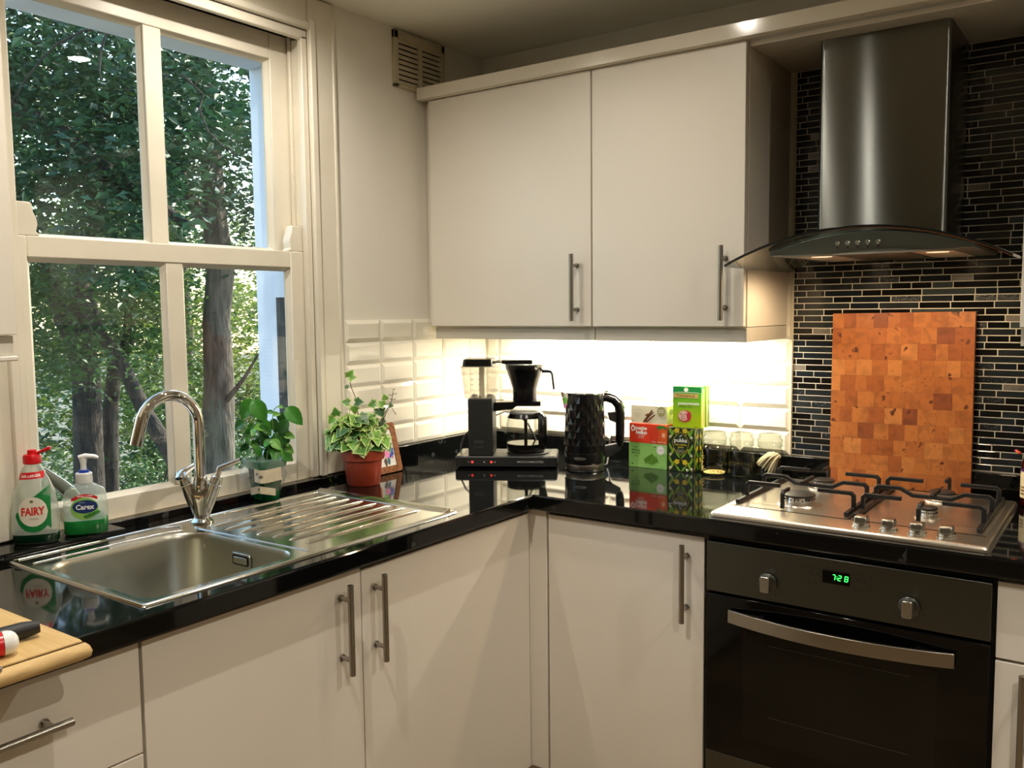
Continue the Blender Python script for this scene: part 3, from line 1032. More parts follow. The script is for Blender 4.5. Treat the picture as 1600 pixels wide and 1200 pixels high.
# ------------------------------------------------------------------ gas hob
hb = root('gas_hob', 'stainless steel four burner gas hob with black cast iron pan supports', 'hob', (1.39, -0.35, Zc))
HX0, HX1, HY0, HY1 = 1.104, 1.683, -0.598, -0.094
hz = 0.9225
hob_steel = M('hob_steel', lin(226, 216, 200), 0.3, 1.0, stretch=(3, 1, 1), rvar=(9, 0.26, 0.32))
pl = MB()
pl.loft([[(x, y, z) for x, y in rrect(HX0 + e, HY0 + e, HX1 - e, HY1 - e, 0.008, 3)] for e, z in ((0, 0.9105), (0, 0.917), (0.003, 0.9215), (0.006, hz))])
part('plate', hb, pl, hob_steel, smooth=35)
part('well', hb, MB().box(1.122, -0.505, hz, 1.392, -0.112, hz + 0.0006).box(1.397, -0.505, hz, 1.665, -0.112, hz + 0.0006), hob_steel)
part('seam', hb, MB().box(1.12, -0.508, hz, 1.667, -0.505, hz + 0.0009).box(1.392, -0.505, hz, 1.397, -0.112, hz + 0.0009), M('seam_dark', lin(60, 54, 46), 0.4, 1.0))
for x, y, rr, nm in ((1.252, -0.405, 0.036, 'front'), (1.250, -0.195, 0.026, 'back'), (1.537, -0.395, 0.019, 'front'), (1.532, -0.195, 0.027, 'back')):
    b = part('burner', hb, MB().lathe([(rr * 1.5, 0), (rr * 1.45, 0.003), (rr * 1.15, 0.004), (rr * 1.1, 0.004)], 32, (x, y, hz + 0.0006)), hob_steel, smooth=40, at=(x, y, hz))
    rg = MB().lathe([(rr * 0.92, 0.003), (rr, 0.006), (rr * 0.98, 0.019), (rr * 0.90, 0.019)], 32, (x, y, hz))
    part('flame_ring', b, rg, chrome, smooth=40)
    tt = MB()
    for k in range(24):
        a = 2 * PI * k / 24
        tt.cyl((x + rr * 0.985 * math.cos(a), y + rr * 0.985 * math.sin(a), hz + 0.0125), (x + rr * 1.01 * math.cos(a), y + rr * 1.01 * math.sin(a), hz + 0.0155), 0.0014, n=5)
    part('flame_ports', b, tt, black_matt, kind='stuff')
    part('burner_cap', b, MB().lathe([(rr * 0.99, 0.0195), (rr * 1.06, 0.021), (rr * 1.06, 0.0245), (rr * 0.9, 0.0265), (0.001, 0.0265)], 32, (x, y, hz)), M('burner_enamel', lin(34, 32, 29), 0.4), smooth=40)


def pan_support(x0, x1, cx):
    mb = MB()
    zt_, zl = hz + 0.043, hz + 0.007
    w, h = 0.0085, 0.0095
    y0, y1 = -0.490, -0.118
    for x in (x0, x1):
        mb.bar([(x, y0, zl), (x, y1, zl)], 0.010, 0.009)
    for y in (-0.425, -0.185):
        for x, s in ((x0, 1), (x1, -1)):
            mb.bar([(x, y, zl), (x, y, zt_ - 0.006), (x + s * 0.006, y, zt_), (x + s * 0.082, y, zt_)], w, h)
    # the long middle bar with a dip in it
    y = -0.305
    mb.bar([(x0, y, zl), (x0, y, zt_ - 0.006), (x0 + 0.006, y, zt_), (x0 + 0.055, y, zt_), (x0 + 0.082, y, zt_ - 0.014), (x1 - 0.082, y, zt_ - 0.014), (x1 - 0.055, y, zt_), (x1 - 0.006, y, zt_), (x1, y, zt_ - 0.006), (x1, y, zl)], w, h)
    mb.bar([(cx, -0.350, zt_ - 0.004), (cx, -0.255, zt_ - 0.004)], w, h)
    # fingers from the front and the back
    mb.bar([(cx, y0, zl - 0.004), (cx, y0, zt_ - 0.006), (cx, y0 + 0.006, zt_), (cx, y0 + 0.042, zt_)], w, h)
    mb.bar([(cx, y1, zl - 0.004), (cx, y1, zt_ - 0.006), (cx, y1 - 0.006, zt_), (cx, y1 - 0.042, zt_)], w, h)
    for x in (x0, x1):
        for y in (y0 + 0.005, y1 - 0.005):
            mb.cyl((x, y, hz + 0.0006), (x, y, zl), 0.005, n=8)
    return part('pan_support', hb, mb, iron, bevel=0.0012)


pan_support(1.130, 1.384, 1.240)
pan_support(1.405, 1.652, 1.535)
for x in (1.4345, 1.4900, 1.5460, 1.6015):
    k = part('knob', hb, MB().lathe([(0.0185, 0), (0.0185, 0.003), (0.016, 0.0045), (0.016, 0.006), (0.0178, 0.0065), (0.0178, 0.009), (0.015, 0.010)], 24, (x, -0.556, hz)), chrome, smooth=40)
    g = MB().loft([[(x + sx * w, -0.556 + sy * d, hz + z) for sx, sy in ((-1, -1), (1, -1), (1, 1), (-1, 1))] for w, d, z in ((0.0135, 0.0145, 0.009), (0.0130, 0.0140, 0.019), (0.0120, 0.0125, 0.0245))])
    part('grip', k, g, handle_m, bevel=0.003, seg=3)

# ------------------------------------------------------------------ extractor hood
hd = root('extractor_hood', 'stainless steel extractor hood with square chimney and curved glass canopy', 'hood', (1.39, -0.2, 1.52))
ch = [(x, y) for x, y in rrect(1.240, -0.264, 1.5335, -0.0075, 0.012, 5)]
part('chimney', hd, MB().loft([[(x, y, 1.545) for x, y in ch], [(x, y, 2.0445) for x, y in ch]]), M('chimney_steel', lin(124, 126, 122), 0.24, 1.0, aniso=1.0), smooth=35)
GX0, GX1 = 1.092, 1.6955
gc = (GX0 + GX1) / 2
sag = 0.0745
cw = (GX1 - GX0) / 2
GR = (cw * cw + sag * sag) / (2 * sag)
GZ = 1.5735


def garc(x):
    return GZ - GR + math.sqrt(GR * GR - (x - gc) ** 2)


hood_glass = glass('hood_glass', (0.62, 0.66, 0.64, 1), 1.55)
gl = MB()
ng = 36
rings = []
for k in range(ng + 1):
    x = GX0 + (GX1 - GX0) * k / ng
    z = garc(x)
    # front edge bows forward a little in plan
    yf = -0.490 - 0.0 * (1 - ((x - gc) / cw) ** 2)
    rings.append([(x, yf, z), (x, -0.008, z), (x, -0.008, z - 0.006), (x, yf, z - 0.006)])
gl.loft(rings)
part('glass_canopy', hd, gl, hood_glass, smooth=40)
eg = MB()
eg.tube([(GX0 + (GX1 - GX0) * k / ng, -0.4905, garc(GX0 + (GX1 - GX0) * k / ng) - 0.003) for k in range(ng + 1)], 0.0034, 6)
part('glass_edge', hd, eg, M('dark_glass_edge', lin(16, 20, 19), 0.15), smooth=60)
bdm = M('hood_body_steel', lin(128, 132, 126), 0.3, 1.0, stretch=(60, 1, 1), rvar=(20, 0.26, 0.36))
bx0, bx1, bz = 1.172, 1.612, 1.5195
top = [(bx0 + (bx1 - bx0) * k / 24) for k in range(25)]
body = [(x, garc(x) - 0.0072) for x in top]
polyb = [(bx0, bz), (bx1, bz)] + list(reversed(body))
part('body', hd, MB().prism(polyb, -0.405, -0.012, 'y'), bdm, bevel=0.0012)
part('filter', hd, MB().box(1.315, -0.37, bz - 0.004, 1.475, -0.05, bz - 0.0016), steel_dark, bevel=0.001)
part('underside', hd, MB().box(bx0 + 0.035, -0.400, bz - 0.0015, bx1 - 0.05, -0.02, bz - 0.0002), M('hood_underside', lin(206, 196, 178), 0.5, 0.6))  # paler than the body: light thrown up from the hob is put into its colour
part('trim', hd, MB().box(bx0 + 0.03, -0.405, bz - 0.004, bx1 - 0.03, -0.39, bz - 0.0002), steel)
for x in (1.265, 1.525):
    part('lamp_lens', hd, MB().cyl((x, -0.30, bz - 0.0024), (x, -0.30, bz - 0.0012), 0.024, n=22), M('hood_lens', (1, 0.8, 0.5, 1), 0.3, emit=((1, 0.72, 0.44, 1), 1.0)))
for k in range(5):
    x = 1.331 + 0.0222 * k
    part('button', hd, MB().tube([(x, -0.4045, 1.5415), (x, -0.409, 1.5415), (x, -0.4105, 1.5415)], [0.0052, 0.0052, 0.0035], 14), steel, smooth=40)
mk = MB()
for k in range(5):
    mk.disc((1.331 + 0.0222 * k, -0.4055, 1.5315), (1, 0, 0), (0, 0, 1), 0.0022, 6)
part('button_marks', hd, mk, black_matt)

# ------------------------------------------------------------------ filter coffee maker
ck = root('coffee_maker', 'black filter coffee maker with clear water tank and glass jug in the corner', 'coffee maker', (0.2135, -0.4200, Zc + 0.0003), rz=0.53)
P = dict(world=False)
body_m = M('coffee_dark_metal', lin(34, 36, 35), 0.42, noise=(60, lin(30, 32, 31), 0.4, 0.6))
clear_m = glass('clear_plastic', (0.93, 0.92, 0.88, 1), 1.45, edge=0.7, body=0.34, bodycol=(0.62, 0.58, 0.50, 1))
jug_glass = glass('jug_glass', (0.93, 0.94, 0.92, 1), 1.5, edge=0.7, rim=(0.4, 0.42, 0.4, 1))
part('base', ck, MB().loft([[(x, y, z) for x, y in rrect(-0.016 + e, 0.0 + e, 0.298 - e, 0.155 - e, 0.006, 3)] for e, z in ((0.004, 0.0045), (0, 0.007), (0, 0.034), (0.003, 0.0378))]), body_m, smooth=35, **P)
part('feet', ck, MB().cyl((0.025, 0.025, 0), (0.025, 0.025, 0.005), 0.01).cyl((0.257, 0.025, 0), (0.257, 0.025, 0.005), 0.01).cyl((0.025, 0.13, 0), (0.025, 0.13, 0.005), 0.01).cyl((0.257, 0.13, 0), (0.257, 0.13, 0.005), 0.01), black_matt, **P)
part('end_strip', ck, MB().box(-0.012, 0.006, 0.0378, 0.004, 0.149, 0.0386), steel_dark, **P)
part('end_strip', ck, MB().box(0.277, 0.006, 0.0378, 0.294, 0.149, 0.0386), steel_dark, **P)
tw = part('tower', ck, MB().box(0.0245, 0.010, 0.0380, 0.1015, 0.112, 0.2150), body_m, bevel=0.003, **P)
em = MB()
for q in range(20):
    a = 2 * PI * q / 20
    b = 2 * PI * (q + 1) / 20
    f = lambda t, s: (0.0575 + 0.0145 * s * math.copysign(abs(math.cos(t)) ** 0.6, math.cos(t)), 0.0096, 0.0815 + 0.0050 * s * math.copysign(abs(math.sin(t)) ** 0.6, math.sin(t)))
    em.poly([f(a, 1), f(b, 1), f(b, 0.86), f(a, 0.86)])
for q in range(4):
    em.box(0.049 + q * 0.0048, 0.0094, 0.0795, 0.0515 + q * 0.0048, 0.0098, 0.0835)
em.tube([(0.044 + 0.0028 * q, 0.0095, 0.0655 + 0.0018 * math.sin(q * 2.1)) for q in range(11)], 0.0007, 5)
part('emblem', tw, em, M('dull_silver', lin(120, 120, 116), 0.4, 0.8), **P)
part('tank', ck, MB().loft([[(x, y, z) for x, y in rrect(a, b, c, d, 0.012, 4)] for a, b, c, d, z in ((0.014, 0.008, 0.108, 0.116, 0.217), (0.0045, -0.002, 0.1175, 0.124, 0.3140))], True, False), clear_m, smooth=35, **P)
part('tank_rim', ck, MB().loft([[(x, y, z) for x, y in rrect(a, b, c, d, 0.012, 4)] for a, b, c, d, z in ((0.0045, -0.002, 0.1175, 0.124, 0.3120), (0.002, -0.0045, 0.120, 0.1265, 0.3125), (0.002, -0.0045, 0.120, 0.1265, 0.3155), (0.0045, -0.002, 0.1175, 0.124, 0.3160))], False, False), clear_m, **P)
part('tank_lid', ck, MB().loft([[(x, y, z) for x, y in rrect(a, b, c, d, 0.01, 4)] for a, b, c, d, z in ((0.008, 0.006, 0.104, 0.114, 0.3130), (0.011, 0.009, 0.101, 0.111, 0.334), (0.014, 0.012, 0.098, 0.108, 0.3365))]), black_gloss, smooth=35, **P)
part('riser_tube', ck, MB().cyl((0.063, 0.06, 0.218), (0.063, 0.06, 0.312), 0.0085), M('cream_plastic', lin(214, 200, 168), 0.5), smooth=40, **P)
mk = MB()
for q in range(4):
    z = 0.242 + q * 0.0165
    mk.box(0.036, -0.0005 - 0.0 * q, z, 0.044, 0.0002, z + 0.0012)
    mk.disc((0.062, 0.0005, z + 0.001), (1, 0, 0), (0, 0, 1), 0.0016, 8)
mk.cyl((0.063, 0.004, 0.222), (0.063, 0.008, 0.222), 0.0025)
for x in (0.040, 0.088):
    mk.lathe([(0.010, 0.0), (0.010, 0.004), (0.006, 0.007)], 10, (x, 0.06, 0.218))
part('tank_marks', ck, mk, M('dim_print', lin(60, 56, 48), 0.5), **P)
oa = MB().tube([(0.100, 0.06, 0.323), (0.112, 0.06, 0.326), (0.130, 0.06, 0.326)], 0.0045, 10)
part('outlet_pipe', ck, oa, chrome, smooth=40, **P)
part('outlet_arm', ck, MB().box(0.128, 0.045, 0.3195, 0.2225, 0.075, 0.3315), black_gloss, bevel=0.002, **P)
bk = MB()
cx, cy = 0.196, 0.072
bk.lathe([(0.037, 0.2035), (0.038, 0.206), (0.0385, 0.240), (0.040, 0.247), (0.057, 0.300), (0.059, 0.303), (0.060, 0.316), (0.0575, 0.316)], 32, (cx, cy, 0))
part('brew_basket', ck, bk, black_gloss, smooth=40, **P)
part('basket_lid', ck, MB().lathe([(0.0605, 0.3162), (0.061, 0.3185), (0.052, 0.3195), (0.001, 0.3195)], 32, (cx, cy, 0)), M('grey_lid', lin(120, 120, 116), 0.2), smooth=40, **P)
part('basket_handle', ck, MB().tube([(0.252, 0.06, 0.296), (0.270, 0.055, 0.2965), (0.2795, 0.052, 0.2945), (0.2835, 0.051, 0.288), (0.2885, 0.050, 0.240)], [0.0055, 0.005, 0.0045, 0.004, 0.0035], 10), black_gloss, smooth=60, **P)
part('bracket', ck, MB().prism([(0.1015, 0.200), (0.1015, 0.172), (0.138, 0.1775), (0.158, 0.1775), (0.172, 0.188), (0.247, 0.188), (0.247, 0.202), (0.245, 0.2035)], 0.045, 0.099, 'y'), black_gloss, bevel=0.002, **P)
part('wire_clip', ck, MB().tube([(0.105, 0.03, 0.2095), (0.135, 0.03, 0.2095), (0.130, 0.05, 0.2065), (0.105, 0.05, 0.2065)], 0.0010, 6), chrome, **P)
part('hotplate', ck, MB().lathe([(0.066, 0.038), (0.066, 0.0415), (0.062, 0.0425), (0.001, 0.0425)], 36, (0.2045, 0.076, 0)), black_matt, smooth=40, **P)
cf = root('glass_jug', 'glass coffee jug with black handle on the hotplate of the coffee maker', 'jug', (0.2135 + 0.1985 * math.cos(0.53) - 0.076 * math.sin(0.53), -0.42 + 0.1985 * math.sin(0.53) + 0.076 * math.cos(0.53), Zc + 0.0432), rz=0.53)
part('bowl', cf, MB().lathe([(0.001, 0.0), (0.054, 0.0), (0.0595, 0.004), (0.062, 0.02), (0.062, 0.085), (0.057, 0.110), (0.050, 0.119)], 36, cap0=False, cap1=False), jug_glass, smooth=60, **P)
part('coffee', cf, MB().lathe([(0.001, 0.001), (0.053, 0.001), (0.0585, 0.005), (0.0605, 0.02), (0.0605, 0.0270), (0.001, 0.0270)], 36), M('coffee_liquid', lin(12, 7, 4), 0.08), smooth=60, **P)
part('band', cf, MB().lathe([(0.0575, 0.107), (0.0595, 0.109), (0.0525, 0.121), (0.050, 0.121)], 36), black_gloss, smooth=40, **P)
part('lid', cf, MB().lathe([(0.0525, 0.121), (0.0535, 0.125), (0.045, 0.1295), (0.012, 0.131), (0.001, 0.131)], 36), M('grey_lid', lin(120, 120, 116), 0.2), smooth=40, **P)
part('dip_tube', cf, MB().cyl((0.0, -0.004, 0.020), (0.0, -0.004, 0.121), 0.0055), black_gloss, smooth=40, **P)
hx = Vector((0.62, -0.785, 0)).normalized()
hpts = [hx * 0.056 + Vector((0, 0, 0.117)), hx * 0.082 + Vector((0, 0, 0.1205)), hx * 0.092 + Vector((0, 0, 0.112)), hx * 0.092 + Vector((0, 0, 0.040)), hx * 0.088 + Vector((0, 0, 0.018))]
part('handle', cf, MB().tube(hpts, [0.009, 0.0115, 0.0125, 0.012, 0.008], 12, sx=1.25), black_gloss, smooth=60, **P)
lm = MB()
for x, red in ((0.0375, 1), (0.0965, 1), (0.0745, 0), (0.1075, 0)):
    if red:
        lm.box(x - 0.0032, -0.0016, 0.0172, x + 0.0032, 0.001, 0.0236)
part('red_switch', ck, lm, M('lit_red_switch', (0.8, 0.02, 0.02, 1), 0.3, emit=((1, 0.05, 0.04, 1), 1.6)), bevel=0.0008, **P)
lm = MB()
for x in (0.0265, 0.0745, 0.1075):
    lm.disc((x, -0.0006, 0.0205), (1, 0, 0), (0, 0, 1), 0.0019 if x < 0.05 else 0.0026, 10)
part('switch_marks', ck, lm, M('pale_print', lin(180, 180, 176), 0.5), **P)
part('lettering', ck, MB().text('MOCCAMASTER', 0.0085, (0.217, -0.0006, 0.0185), fit=0.081, bold=0.01), M('dull_print', lin(176, 176, 170), 0.4), **P)
part('power_cable', ck, MB().tube([(0.04, 0.112, 0.11), (0.02, 0.118, 0.106), (0.0, 0.117, 0.088), (-0.012, 0.112, 0.06), (-0.015, 0.10, 0.03), (-0.010, 0.085, 0.0055)], 0.003, 8).tube([(0.095, 0.112, 0.150), (0.125, 0.150, 0.160), (0.165, 0.160, 0.150), (0.20, 0.150, 0.120), (0.224, 0.155, 0.07), (0.226, 0.155, 0.004)], 0.0028, 8), black_matt, smooth=60, **P)

# ------------------------------------------------------------------ kettle with a diamond-cut body
kt = root('electric_kettle', 'glossy black electric kettle with a diamond cut body and chrome foot', 'kettle', (0.5465, -0.2290, Zc + 0.0003), rz=0.66)
part('power_base', kt, MB().lathe([(0.060, 0.0), (0.0615, 0.002), (0.060, 0.0045), (0.001, 0.0045)], 36), black_gloss, smooth=40, **P)
part('foot', kt, MB().lathe([(0.0565, 0.0047), (0.0575, 0.006), (0.0585, 0.0205), (0.058, 0.022)], 40), handle_m, smooth=40, **P)
kb = MB()
nc, nr = 16, 8
z0, z1 = 0.058, 0.228


def kr(z):
    return 0.0625 - 0.0065 * (z - 0.02) / 0.21


kb.lathe([(0.0585, 0.0222), (0.0615, 0.026), (kr(0.05), 0.054), (kr(0.058), 0.058)], nc * 2, cap1=False)
vs, fs = [], []
for j in range(nr + 1):
    z = z0 + (z1 - z0) * j / nr
    for i in range(nc):
        a = 2 * PI * (i + 0.5 * (j % 2)) / nc
        vs.append((kr(z) * math.cos(a), kr(z) * math.sin(a), z))
for j in range(nr - 1):
    for i in range(nc):
        # diamond between (j,i), (j+1, i or i-1), (j+2,i)
        o = j % 2
        b = j * nc + i
        t = (j + 2) * nc + i
        l_ = (j + 1) * nc + (i - 1 + o) % nc
        r_ = (j + 1) * nc + (i + o) % nc
        z = z0 + (z1 - z0) * (j + 1) / nr
        a = 2 * PI * (i + 0.5 * o) / nc
        vs.append(((kr(z) + 0.0022) * math.cos(a), (kr(z) + 0.0022) * math.sin(a), z))
        c = len(vs) - 1
        fs += [(b, r_, c), (r_, t, c), (t, l_, c), (l_, b, c)]
for i in range(nc):
    fs.append((i, (i + 1) % nc, nc + i))
    fs.append((nr * nc + i, (nr - 1) * nc + (i - 1) % nc, nr * nc + (i - 1) % nc))
kb.add(vs, fs)
kb.lathe([(kr(0.228), 0.2275), (kr(0.23), 0.232), (0.0545, 0.235)], nc * 2, cap0=False, cap1=False)
# liner so no gap shows through
kb.lathe([(0.0555, 0.05), (0.0535, 0.229)], 32)
part('body', kt, kb, black_gloss, **P)
part('lid', kt, MB().lathe([(0.0545, 0.2345), (0.0530, 0.2375), (0.040, 0.2405), (0.001, 0.2415)], 36), M('kettle_lid_metal', lin(190, 186, 176), 0.22, 1.0), smooth=60, **P)
part('spout', kt, MB().loft([[(-0.052, -0.016, 0.190), (-0.0625, 0, 0.188), (-0.052, 0.016, 0.190), (-0.048, 0, 0.19)], [(-0.050, -0.020, 0.232), (-0.0725, 0, 0.2385), (-0.050, 0.020, 0.232), (-0.046, 0, 0.232)]]), chrome, smooth=60, **P)
hp = [(0.045, 0, 0.216), (0.066, 0, 0.2185), (0.088, 0, 0.212), (0.103, 0, 0.196), (0.1075, 0, 0.170), (0.1075, 0, 0.11), (0.1060, 0, 0.082), (0.1050, 0, 0.070)]
part('handle', kt, MB().tube(hp, [0.012, 0.0125, 0.0135, 0.0145, 0.0145, 0.0135, 0.0125, 0.009], 14, sx=1.15), black_gloss, smooth=60, **P)
part('handle_trim', kt, MB().tube([(0.058, -0.001, 0.2335), (0.075, -0.001, 0.2320), (0.095, -0.001, 0.2245), (0.112, -0.001, 0.207), (0.120, -0.001, 0.185)], 0.0045, 8, sx=1.6), M('kettle_lid_metal', (1, 1, 1, 1)), smooth=60, **P)
part('grip_pad', kt, MB().loft([[(0.075 + dx, y, 0.140 + dz) for dx, dz in ((0.022, 0), (0, 0.010), (-0.006, 0.034), (0.022, 0.036))] for y in (-0.010, 0.010)]), black_matt, bevel=0.003, **P)
part('handle_bridge', kt, MB().loft([[(0.057, y, z) for y, z in rrect(-0.010, 0.030, 0.010, 0.072, 0.003, 3)], [(0.108, y, z) for y, z in rrect(-0.009, 0.058, 0.009, 0.082, 0.003, 3)]]), black_matt, smooth=40, **P)
part('lid_button', kt, MB().box(0.060, -0.006, 0.2335, 0.072, 0.006, 0.2405), chrome, bevel=0.0015, **P)
part('switch_lever', kt, MB().loft([[(0.056, y, z) for y, z in rrect(-0.009, 0.0385, 0.009, 0.0465, 0.003, 3)], [(0.081, y, z) for y, z in rrect(-0.008, 0.0395, 0.008, 0.0455, 0.0029, 3)]]), chrome, smooth=40, **P)
lp = MB()
for i in range(10):
    a0, a1 = math.radians(-128 + i * 3.4), math.radians(-128 + (i + 1) * 3.4)
    q = lambda a, z: (0.0632 * math.cos(a), 0.0632 * math.sin(a), z)
    e0 = 0.0045 * math.sqrt(max(0.1, 1 - abs((i - 5) / 5) ** 4))
    e1 = 0.0045 * math.sqrt(max(0.1, 1 - abs((i + 1 - 5) / 5) ** 4))
    lp.poly([q(a0, 0.0425 - e0), q(a1, 0.0425 - e1), q(a1, 0.0425 + e1), q(a0, 0.0425 + e0)])
part('badge', kt, lp, M('dull_silver', (1, 1, 1, 1)), **P)
part('power_cable', kt, MB().tube([(0.052, 0.03, 0.004), (0.075, 0.05, 0.005), (0.088, 0.10, 0.03), (0.092, 0.112, 0.06), (0.10, 0.115, 0.085)], 0.003, 8), black_matt, smooth=60, **P)

# ------------------------------------------------------------------ tea boxes


def flat(name, col, rough=0.45):
    return M('print_' + name, col, rough)


def grad(name, c0, c1, axis, a, b):
    """two-colour printed fade along one of the box's own axes"""
    if name in MATS:
        return MATS[name]
    m = M(name, c0, 0.42)
    nt = m.node_tree
    tc = nt.nodes.new('ShaderNodeTexCoord')
    sp = nt.nodes.new('ShaderNodeSeparateXYZ')
    nt.links.new(tc.outputs['Object'], sp.inputs[0])
    mr = nt.nodes.new('ShaderNodeMapRange')
    mr.inputs['From Min'].default_value = a
    mr.inputs['From Max'].default_value = b
    nt.links.new(sp.outputs[axis], mr.inputs['Value'])
    mx = nt.nodes.new('ShaderNodeMix')
    mx.data_type = 'RGBA'
    mx.inputs[6].default_value = c0
    mx.inputs[7].default_value = c1
    nt.links.new(mr.outputs['Result'], mx.inputs['Factor'])
    nt.links.new(mx.outputs[2], nt.nodes['Principled BSDF'].inputs['Base Color'])
    return m


SXP = [0.887]        # widths below were read off at another scale


class Print:
    """flat print on a box face: o origin, r right, u up, n outward; layers stacked by tenths of a millimetre"""

    def __init__(s, parent, o, r, u, n):
        s.p, s.o, s.r, s.u, s.n = parent, Vector(o), Vector(r), Vector(u), Vector(n)
        s.k = 0
        s.sx = SXP[0]
        s.mb, s.mats = MB(), []

    def mat(s, m):
        if m not in s.mats:
            s.mats.append(m)
        s.mb.mi = s.mats.index(m)
        s.k += 1
        return s

    def at(s, x, y):
        return s.o + s.r * x * s.sx + s.u * y + s.n * (0.0001 + 0.00004 * s.k)

    def poly(s, m, pts):
        s.mat(m)
        s.mb.poly([s.at(*p) for p in pts])

    def rect(s, m, x0, y0, x1, y1):
        s.poly(m, [(x0, y0), (x1, y0), (x1, y1), (x0, y1)])

    def ell(s, m, x, y, a, b, rot=0.0, n=18):
        c, q = math.cos(rot), math.sin(rot)
        s.poly(m, [(x + a * math.cos(t) * c - b * math.sin(t) * q, y + a * math.cos(t) * q + b * math.sin(t) * c) for t in [2 * PI * i / n for i in range(n)]])

    def line(s, m, pts, w):
        s.mat(m)
        for (x0, y0), (x1, y1) in zip(pts, pts[1:]):
            d = math.hypot(x1 - x0, y1 - y0) or 1
            nx, ny = -(y1 - y0) / d * w / 2, (x1 - x0) / d * w / 2
            s.mb.poly([s.at(x0 + nx, y0 + ny), s.at(x0 - nx, y0 - ny), s.at(x1 - nx, y1 - ny), s.at(x1 + nx, y1 + ny)])

    def text(s, m, t, size, x, y, fit=None, bold=0.0, align='CENTER', shear=0.0):
        s.mat(m)
        s.mb.text(t, size, s.at(x, y), s.r, s.u, fit * s.sx if fit else None, align, bold, shear=shear)

    def done(s, name='print'):
        return part(name, s.p, s.mb, s.mats, world=False)


def tea_box(name, label, loc, rz, w, d, h, m):
    b = root(name, label, 'box', loc, rz=rz, group=None)
    part('carton', b, MB().box(0, 0, 0, w, d, h), m, world=False, bevel=0.0008)
    return b, Print(b, (0, 0, 0), (1, 0, 0), (0, 0, 1), (0, -1, 0)), Print(b, (w, 0, 0), (0, 1, 0), (0, 0, 1), (1, 0, 0))


white_p, black_p = flat('white', lin(246, 246, 240)), flat('black', lin(28, 26, 20))
z0 = Zc + 0.0003
mg = flat('matcha', lin(150, 206, 112))
b1, f, s = tea_box('tea_box', 'pale green matcha tea box at the bottom of the left stack', (0.6334, -0.1100, z0), 0.0, 0.1284, 0.058, 0.0765, mg)
f.poly(flat('matcha_light', lin(178, 222, 148)), [(0.085, 0.0760), (0.144, 0.0760), (0.144, 0.045)])
dg = flat('dark_green', lin(48, 104, 40))
f.text(dg, 'Organic', 0.009, 0.024, 0.060, fit=0.024, shear=0.3)
f.text(dg, 'IMPERIAL', 0.009, 0.0275, 0.050, fit=0.034, bold=0.02)
f.text(dg, 'MATCHA', 0.009, 0.0275, 0.0415, fit=0.032, bold=0.02)
for q in range(2):
    f.rect(dg, 0.020, 0.036 - q * 0.003, 0.038, 0.0367 - q * 0.003)
f.ell(white_p, 0.121, 0.058, 0.0150, 0.0140)
f.ell(flat('seal_grey', lin(206, 218, 196)), 0.121, 0.058, 0.0138, 0.0128)
f.ell(white_p, 0.121, 0.058, 0.0130, 0.0120)
f.text(dg, 'pure & gentle', 0.004, 0.121, 0.057, fit=0.02)
for q in range(3):
    f.ell(dg, 0.098 + q * 0.0028, 0.0665 + (q % 2) * 0.0016, 0.0022, 0.001, 0.6 - q)
rngp = random.Random(5)
p1, p2 = flat('powder', lin(96, 146, 44)), flat('powder_dark', lin(70, 116, 30))
f.poly(p1, [(0.058, 0.024), (0.064, 0.018), (0.078, 0.014), (0.094, 0.014), (0.108, 0.019), (0.114, 0.026), (0.108, 0.033), (0.099, 0.037), (0.094, 0.042), (0.088, 0.047), (0.083, 0.042), (0.074, 0.038), (0.064, 0.031)])
for q in range(46):
    a, rr = rngp.random() * 2 * PI, rngp.random() ** 0.6
    f.ell(rngp.choice((p1, p2, p2)), 0.087 + 0.031 * rr * math.cos(a), 0.026 + 0.014 * rr * math.sin(a), 0.002, 0.0013, rngp.random(), 7)
f.rect(dg, 0.012, 0.009, 0.018, 0.015)
f.ell(mg, 0.015, 0.0145, 0.002, 0.002)
f.rect(dg, 0.118, 0.005, 0.134, 0.006)
f.done()
s.rect(flat('matcha_side', lin(120, 176, 84)), 0.004, 0.010, 0.066, 0.066)
s.done()

rd = grad('print_red_fade', lin(226, 62, 30), lin(240, 120, 40), 0, 0.08, 0.145)
b2, f, s = tea_box('tea_box', 'orange-red mate tea box in the middle of the left stack', (0.6350, -0.1105, z0 + 0.0768), 0.0, 0.1275, 0.058, 0.0600, rd)
f.poly(white_p, [(0.006, 0.044), (0.012, 0.055), (0.021, 0.050), (0.022, 0.037), (0.010, 0.034)])
f.poly(flat('red', lin(206, 40, 24)), [(0.0105, 0.043), (0.0135, 0.049), (0.0175, 0.046), (0.0175, 0.039), (0.0118, 0.039)])
f.text(white_p, 'matte', 0.0155, 0.0455, 0.0405, fit=0.045, bold=0.035)
f.text(white_p, 'leão', 0.0175, 0.0475, 0.0270, fit=0.043, bold=0.04)
f.text(white_p, 'CHÁ MATE', 0.005, 0.0455, 0.0195, fit=0.028)
f.text(white_p, 'NATURAL', 0.005, 0.0455, 0.0140, fit=0.022)
f.ell(flat('red_deep', lin(212, 50, 26)), 0.0955, 0.031, 0.0165, 0.0235)
f.ell(flat('red_mid', lin(222, 64, 32)), 0.0955, 0.031, 0.0145, 0.0215)
for q in range(4):
    f.line(flat('red_deep', (1, 1, 1, 1)), [(0.084 + q * 0.0062, 0.02), (0.087 + q * 0.005, 0.045)], 0.0012)
lg1, lg2 = flat('leaf_green', lin(60, 140, 48)), flat('leaf_green_dark', lin(40, 108, 36))
